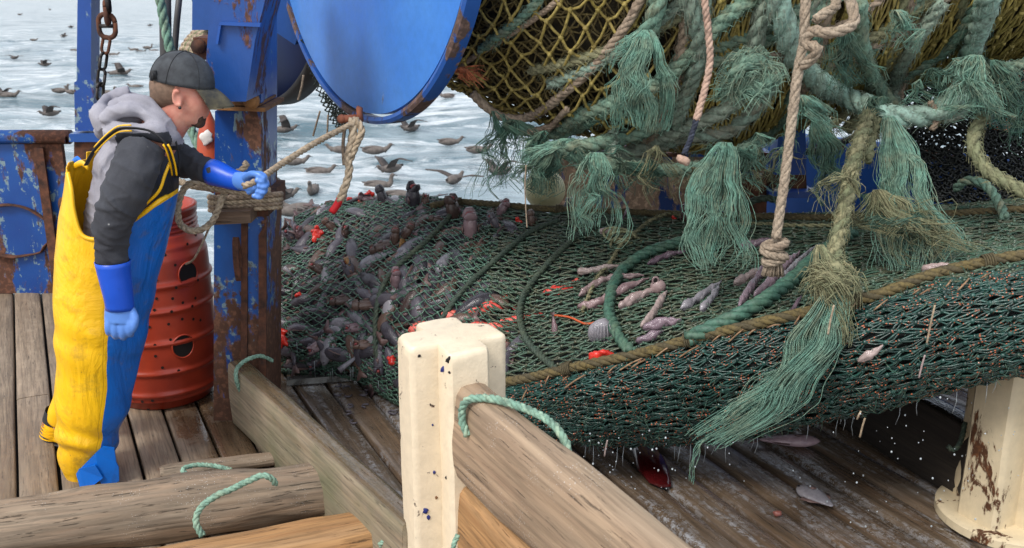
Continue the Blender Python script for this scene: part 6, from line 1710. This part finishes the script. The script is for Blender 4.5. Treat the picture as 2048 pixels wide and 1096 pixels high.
for i, (y, r) in enumerate(((392, .013), (402, .011), (410, .010), (418, .010))):
    a = [(420, y+2, PY+.1), (424, y+3, PY-.06), (460, y+3, PY-.07), (520, y-1, PY-.07), (556, y-3, PY-.04), (562, y-4, PY+.1)]
    rr('rope', a, r, M_tan if i % 2 else M_brown, ('tan turn of rope round the post, top one', 'tan turn of rope round the post, second from top', 'brown turn of rope round the post, third from top', 'tan turn of rope round the post, lowest')[i], useroll=False)
mb = MB(); mb.tube(spline([P(428, 430, 4.02), P(412, 470, 4.0), P(398, 500, 4.0), P(386, 520, 4.02), P(372, 528, 4.06)], .01), .005, 6); tag(mb.build('thin_line', M_brown), 'thin brown line slack from the post into the barrel hole', 'line')
# becket ropes through the boards
def becket(name, pts, r, mat, label): return rr(name, pts, r, mat, label, useroll=False, fz=0, pitch=5)
becket('rope_becket', [(502, 800, 4.12), (484, 785, 4.08), (474, 765, 4.06), (473, 740, 4.08), (490, 722, 4.12), (520, 712, 4.18), (545, 722, 4.24)], .010, M_mint, 'green becket knotted over the far end of the mossy board')
mb = MB(); mb.ell(P(496, 797, 4.08), (.022, .018, .014), None, 10, 8, 0, .4, .3); mb.tube([P(484, 788, 4.07), P(500, 800, 4.07), P(508, 794, 4.07)], .010, 8); tag(mb.build('rope_knot', M_mint), 'small green stopper knot beside the far end of the mossy board', 'knot')
becket('rope_becket', [(405, 1072, 3.05), (392, 1045, 3.06), (398, 1020, 3.08), (425, 996, 3.12), (470, 975, 3.17), (520, 952, 3.21), (540, 955, 3.22), (552, 968, 3.24)], .0125, M_mint, 'mint rope becket looped over the grey baulk')
becket('rope_becket', [(372, 948, 3.44), (366, 938, 3.46), (392, 930, 3.5), (430, 932, 3.5), (462, 940, 3.48)], .010, M_mint, 'pale rope loop behind the grey baulk by the wet planks')
fnn = Vector((-fdir.y, fdir.x, 0)); fnn = fnn if fnn.x > 0 else -fnn
def fb(s, w_, z): 
    p = Vector((fa.x, fa.y, ztop+z))+fdir*s+fnn*w_; return tuple(p)
mb = MB(); q = rope_mb(mb, [fb(.12, -.066, -.11), fb(.10, -.074, -.06), fb(.115, -.066, -.004), fb(.17, -.02, .016), fb(.26, .03, .016), fb(.36, .064, .006), fb(.43, .074, -.03), fb(.47, .062, -.09)], .0125, 3, 5)
tag(mb.build('rope_becket', M_mint), 'mint rope becket arching over the thick foreground board', 'rope')
becket('rope_becket', [(760, 1090, 2.95), (775, 1078, 2.93), (800, 1080, 2.9), (822, 1100, 2.86)], .010, M_mint, 'mint rope loop at the bottom edge beside the cream post')
becket('rope_becket', [(905, 1110, 2.45), (908, 1088, 2.45), (916, 1070, 2.46)], .008, M_mint, 'mint rope tip under the thick foreground board')
a = G(1905, 982)
becket('rope_becket', [(1930, 845, 3.48), (1926, 868, 3.45), (1918, 890, 3.42), (1905, 900, 3.40), (1896, 892, 3.40)], .010, M_hoop, 'dark green becket end on the wet board by the right cream post')
# green rope hanging beside the man, hoses, coil, buoy
rr('green_rope', [(318, -20, 4.9), (326, 30, 4.9), (336, 80, 4.9), (350, 140, 4.9), (366, 200, 4.9), (380, 250, 4.9), (395, 290, 4.85), (408, 330, 4.8)], .024, M_green, 'twisted sea-green rope hanging behind the cap', useroll=False, pitch=6.5)
for pts, r, lb in (([(330, -20, 5.2), (331, 60, 5.2), (332, 130, 5.2), (334, 300, 5.2)], .030, 'thick dark grey pipe behind the cap, left one'), ([(360, -20, 5.1), (354, 40, 5.1), (350, 90, 5.1), (346, 160, 5.1)], .016, 'thinner dark pipe behind the cap, right one')):
    mb = MB(); mb.tube([P(*p) for p in pts], r, 12); tag(mb.build('pipe', m_plain('dark_grey_pipe', S(64, 62, 62), .5)), lb, 'pipe')
hank = empty('rope_hank', P(400, 110, 4.8), 'hank of grey and tan ropes draped over the bracket behind the cap', 'rope hank')
for i in range(11):
    o_ = i*5.0; mb = MB(); pts = [(352+o_*.55, 175, 4.8-.01*i), (356+o_*.7, 130-o_*.1, 4.8-.012*i), (368+o_*.75, 90-o_*.1, 4.78-.012*i), (392+o_*.5, 62+o_*.35, 4.75-.01*i), (425, 36+o_*.9, 4.72)]
    rope_mb(mb, [P(*p) for p in pts], .014, 3, 6); mb.build('rope_turn', (M_brown, M_tan, M_olive)[i % 3], hank)
mb = MB(); c = P(412, 300, 4.75); rs = []
for i in range(17):
    t = i/16; z = .19-.40*t; r = .062*math.sin(min(1, t*1.6+.15)*PI/2)*(1 if t < .85 else math.sqrt(max(.02, (1-t)/.15)))
    rs.append([c+Vector((math.cos(a)*r-.10*t*.0+.02, math.sin(a)*r, z)) for a in [2*PI*q/20 for q in range(20)]])
fnd = empty('fender', P(412, 370, 4.75), 'orange fender with a worn white patch between man and post', 'fender')
mb.rings(rs); mb.build('fender_shell', M_orange, fnd)
mb = MB(); cc_ = P(412, 276, 4.68); mb.ell(cc_, (.032, .008, .034), None, 14, 9, 0, .5, .6); mb.build('white_patch', M_white, fnd)
# hanging chain
ch = empty('chain', P(205, 195, 5.6), 'rusty dark chain hanging beside the blue stanchion', 'chain')
def link(c, t, L_, w, r, flat_ang):
    t = t.normalized(); a = t.cross(Vector((0, 1, 0))).normalized(); b = t.cross(a); s = a*math.cos(flat_ang)+b*math.sin(flat_ang); mb = MB()
    pts = []
    for k in range(21):
        x = 2*PI*k/20; cx, sx = math.cos(x), math.sin(x)
        pts.append(c+s*(abs(cx)**.8*(1 if cx > 0 else -1))*w+t*(sx*w*1.0+(1 if sx > 0 else -1)*(L_/2-w)))
    mb.tube(pts, r, 7); mb.build('link', M_rust if rnd.random() < .3 else M_steel, ch)
link(P(215, -8, 5.6), Vector((0, 0, -1)), .16, .035, .014, PI/2*.8)
link(P(214, 25, 5.6), Vector((0, 0, -1)), .12, .03, .013, PI/2*.9)
link(P(214, 52, 5.6), Vector((0, 0, -1)), .125, .045, .014, 0)
mb = MB(); mb.box(P(214, 52, 5.6), (.04, .012, .010)); mb.build('stud', M_steel, ch)
pth = spline([P(214, 74, 5.6), P(209, 105, 5.6), P(204, 140, 5.6), P(201, 170, 5.6), P(200, 196, 5.6)], .062)
for i in range(len(pth)-1): link((pth[i]+pth[i+1])/2, pth[i+1]-pth[i], .092, .024, .0088, (0, PI/2)[i % 2]+.35)

# ================= SEABIRDS =================
M_bird = m_plain('brown_plumage', S(112, 104, 98), .8, scale=14, col2=S(78, 70, 66), bump=.4, bscale=60)
M_birdw = m_plain('dark_wing', S(76, 68, 64), .8, scale=20, col2=S(52, 46, 44), bump=.5, bscale=60)
M_bill = m_plain('dark_bill', S(40, 38, 40), .5)
def bird_body(mb, neck=1.0, lean=0.0):
    N = 14; rs = []
    for i in range(N+1):
        t = i/N; x = -.23+t*.42; r = .098*math.sin(PI*min(1, t*.86+.10))**.75; rs.append([Vector((x, math.cos(a)*r*.95, math.sin(a)*r*.8+.045+.03*(1-t)**2+(.03*t))) for a in [2*PI*q/12 for q in range(12)]])
    mb.rings(rs)
    h = Vector((.20+.05*lean, 0, .10+.12*neck))
    q = spline([(.13, 0, .06), (.185, 0, .10), (.19+.03*lean, 0, .08+.08*neck), tuple(h)], .012); mb.tube(q, [.054-.022*min(1, i/len(q)*1.6) for i in range(len(q))], 10)
    mb.ell(h+Vector((.012, 0, .008)), (.036, .026, .027), None, 10, 8)
    return h
def wing(mb, sg, up, sweep=0, span=.5):
    pts = []; rows = []
    for i in range(9):
        t = i/8; y = sg*(.05+t*span*math.cos(up*(1 if t < .5 else .35))); z = .09+span*(min(t, .5)*math.sin(up)+max(0, t-.5)*math.sin(up*-.25+.1)); ch_ = .085*(1-t**2.2)+.006; x = .03-sweep*t*t
        rows.append([Vector((x+ch_, y, z)), Vector((x+ch_*.3, y, z+.010)), Vector((x-ch_, y, z-.004)), Vector((x-ch_*.9, y, z-.008)), Vector((x+ch_*.3, y, z-.006))])
    mb.rings(rows)
def bird_sit(name, neck, lean):
    mb = MB(); h = bird_body(mb, neck, lean); parts = [('body', mb.mesh('body', M_bird))]
    mb = MB()
    for sg in (-1, 1): mb.ell((-.06, sg*.052, .085), (.15, .022, .04), Matrix.Rotation(.12, 3, 'Y'), 12, 8)
    mb.tube([(-.14, 0, .09), (-.27, 0, .115)], [.03, .006], 6, flat=.5); parts.append(('folded_wings', mb.mesh('folded_wings', M_birdw)))
    mb = MB(); mb.tube([h+Vector((.04, 0, .006)), h+Vector((.075, 0, .0)), h+Vector((.088, 0, -.012))], [.009, .006, .003], 6); parts.append(('bill', mb.mesh('bill', M_bill))); return parts
def bird_fly(name, u1, u2, sweep):
    mb = MB(); h = bird_body(mb, .25, .6); parts = [('body', mb.mesh('body', M_bird))]
    for sg, up in ((-1, u1), (1, u2)):
        mb = MB(); wing(mb, sg, up, sweep); parts.append(('wing', mb.mesh('wing', M_birdw)))
    mb = MB(); mb.tube([h+Vector((.04, 0, .006)), h+Vector((.075, 0, 0)), h+Vector((.088, 0, -.012))], [.009, .006, .003], 6); parts.append(('bill', mb.mesh('bill', M_bill)))
    mb = MB(); mb.tube([(-.16, 0, .09), (-.29, 0, .1)], [.035, .02], 6, flat=.3); parts.append(('tail', mb.mesh('tail', M_birdw))); return parts
kinds = {'s': bird_sit('s', 1.0, .2), 'l': bird_sit('l', .45, .8), 'f': bird_fly('f', .55, .9, .12), 'r': bird_fly('r', 1.2, 1.25, .2), 'w': bird_fly('w', .25, .35, .05)}
def sea_at(px, py):
    d = ray(px, py); s = -(HC+.5)/(d.z+.0235*d.y); return C0+d*s
def bird(px, py, wpx, kind, face, label, lift=0.0):
    p = sea_at(px, py+lift); q = P(px, py, p.y)
    L_ = wpx/FPX*p.y*1.0; base = {'s': .50, 'l': .52, 'f': .8, 'r': .55, 'w': 1.0}[kind]
    t = empty('seabird', q, label, 'seabird', 'brown seabirds round the boat', face)
    t.scale = [max(.85, min(1.35, L_/base))]*3
    for n, me in kinds[kind]:
        o = bpy.data.objects.new(n, me); COL.objects.link(o); o.parent = t
R_, L__ = 0.0, PI
for a in [
 (122, 186, 36, 's', R_, 'brown seabird swimming left of the blue stanchion, the pair-bird farther left'),
 (142, 188, 26, 's', PI*.85, 'brown seabird close against the left side of the blue stanchion'),
 (216, 190, 34, 's', R_, 'brown seabird swimming just right of the chain foot'),
 (272, 178, 30, 'l', L__, 'brown seabird with head low, behind the hood of the hoodie'),
 (18, 196, 44, 'l', R_, 'dark seabird at the left edge just above the bulwark'),
 (4, 190, 30, 'f', 1.2, 'dark seabird cut by the left edge of the picture'),
 (240, 152, 66, 'f', .5, 'seabird landing with raised wings above the chain foot', 0),
 (68, 82, 16, 'l', R_, 'tiny seabird far off at the upper left'),
 (268, 102, 20, 'l', L__, 'far seabird of the raft right of the chain, leftmost'),
 (282, 106, 20, 'l', R_, 'far seabird of the raft right of the chain, second'),
 (296, 98, 20, 's', R_, 'far seabird of the raft right of the chain, third'),
 (308, 104, 18, 'l', L__, 'far seabird of the raft right of the chain, rightmost'),
 (228, 112, 22, 'l', R_, 'far seabird close right of the chain middle'),
 (150, 103, 12, 'l', R_, 'far seabird just left of the stanchion'),
 (300, 52, 12, 'w', .3, 'speck of a seabird far off above the raft'),
 (142, 55, 12, 'w', .5, 'speck of a seabird far off left of the stanchion'),
 (592, 156, 24, 's', R_, 'small dark seabird between the wheel and the drum flange'),
 (556, 208, 26, 's', R_, 'brown seabird hugging the right side of the gantry post'),
 (570, 265, 52, 'r', .3, 'seabird with both wings up beside the gantry post'),
 (590, 330, 52, 'l', R_, 'seabird head down just under the taut rope'),
 (680, 306, 40, 'l', L__, 'seabird half hidden behind the hanging tan rope'),
 (752, 308, 62, 'l', R_, 'big brown seabird swimming to the right below the drum flange'),
 (894, 196, 24, 's', L__, 'dark seabird left of the roll'),
 (956, 306, 18, 'l', R_, 'small seabird behind the dark hanging fibres'),
 (626, 388, 32, 's', -PI/2, 'seabird facing the camera just above the net'),
 (565, 400, 90, 'f', .6, 'large seabird with open wings beside the post above the net'),
 (758, 378, 44, 's', R_, 'upright seabird behind the gaping fish heads'),
 (910, 366, 78, 'w', 1.1, 'seabird taking off with flat wings above the top rope'),
 (600, 425, 60, 'l', L__, 'seabird feeding at the edge of the net by the post'),
 (578, 432, 50, 's', L__, 'seabird pressed against the post right at the net edge'),
*[(_x, _y, 14, 'lwsfl'[(_x+_f) % 5], _f*1.3, _l) for _x, _y, _f, _l in (
   (40, 30, 0, 'tiny far seabird nearest the top left corner'), (100, 20, 2, 'tiny far seabird left of the stanchion, near the top edge'), (90, 132, 3, 'small seabird alone on the water at mid height left of the stanchion'),
   (30, 118, 1, 'small seabird alone near the left edge at mid height'), (128, 74, 0, 'tiny far seabird halfway between the corner and the stanchion'), (100, 232, 3, 'seabird on the water above the rail, close to the stanchion'),
   (820, 262, 3, 'small seabird on the water between flange and roll, middle one'), (900, 290, 0, 'small seabird on the water between flange and roll, right one'),
   (1000, 350, 3, 'small seabird on the water left of the stained float'),
   (640, 350, 0, 'seabird on the water just above the left crest of the net'), (780, 345, 3, 'seabird on the water above the middle of the net crest'))],
 (800, 398, 40, 'l', R_, 'seabird back seen just over the crest of the net'),
 ]: bird(*a[:6])

# ================= WATER DROPS =================
M_water = m_plain('water_drop', S(170, 178, 182), .08, var=.1)
mb = MB(); r4 = random.Random(5)
for _ in range(130):
    px = r4.choice((r4.uniform(1400, 2040), r4.uniform(1700, 2040), r4.uniform(1130, 1400))); py = r4.uniform(780, 1060) if px > 1500 else r4.uniform(860, 980)
    p = P(px, py, r4.uniform(2.9, 3.6))
    if p.z < .02: continue
    r = r4.choice((.0016, .002, .0026, .0038)); mb.ell(p, (r, r, r*1.15), None, 6, 5)
tag(mb.build('water_drops', M_water), 'water drops falling from the net', 'drops', kind='stuff')
mb = MB()
for _ in range(45):
    u = r4.uniform(.3, .95); p = bag(u, VB-.02+r4.uniform(-.01, .03)); l = r4.uniform(.02, .12)
    mb.tube([p, p+Vector((r4.uniform(-.006, .006), 0, -l*.6)), p+Vector((r4.uniform(-.01, .01), 0, -l))], [.0016, .0010, .0006], 4)
for _ in range(22):
    px = r4.uniform(560, 790); py = r4.uniform(660, 760); p = on(px, py, .02)[0]; l = r4.uniform(.03, .10); mb.tube([p, p+Vector((0, 0, -l))], [.0012, .0007], 4)
tag(mb.build('drips', M_water), 'thin strings of slime and water dripping from the net', 'drips', kind='stuff')
for px, py, l, lb in ((1730, 836, .07, 'tan slime scrap dripping under the net, larger one'), (1722, 822, .03, 'tan slime scrap dripping under the net, smaller one'), (1215, 880, .07, 'pinkish tatter hanging under the net at its lowest'), (1850, 710, .08, 'pale slimy drip hanging from the dark side of the net'), (1668, 610, .10, 'tan straw hanging beside the shaggy tassel'), (1870, 610, .13, 'tan straw hanging from the seam rope at the right')):
    p = P(px, py, 3.02 if px > 1500 else 3.5); mb = MB(); mb.tube(spline([p, p+Vector((-.006, 0, -l*.5)), p+Vector((-.010, 0, -l))], .01), .0034, 6, flat=.6); tag(mb.build('slime_strand', MF_pink if px in (1215, 1850) else M_tan), lb, 'slime')
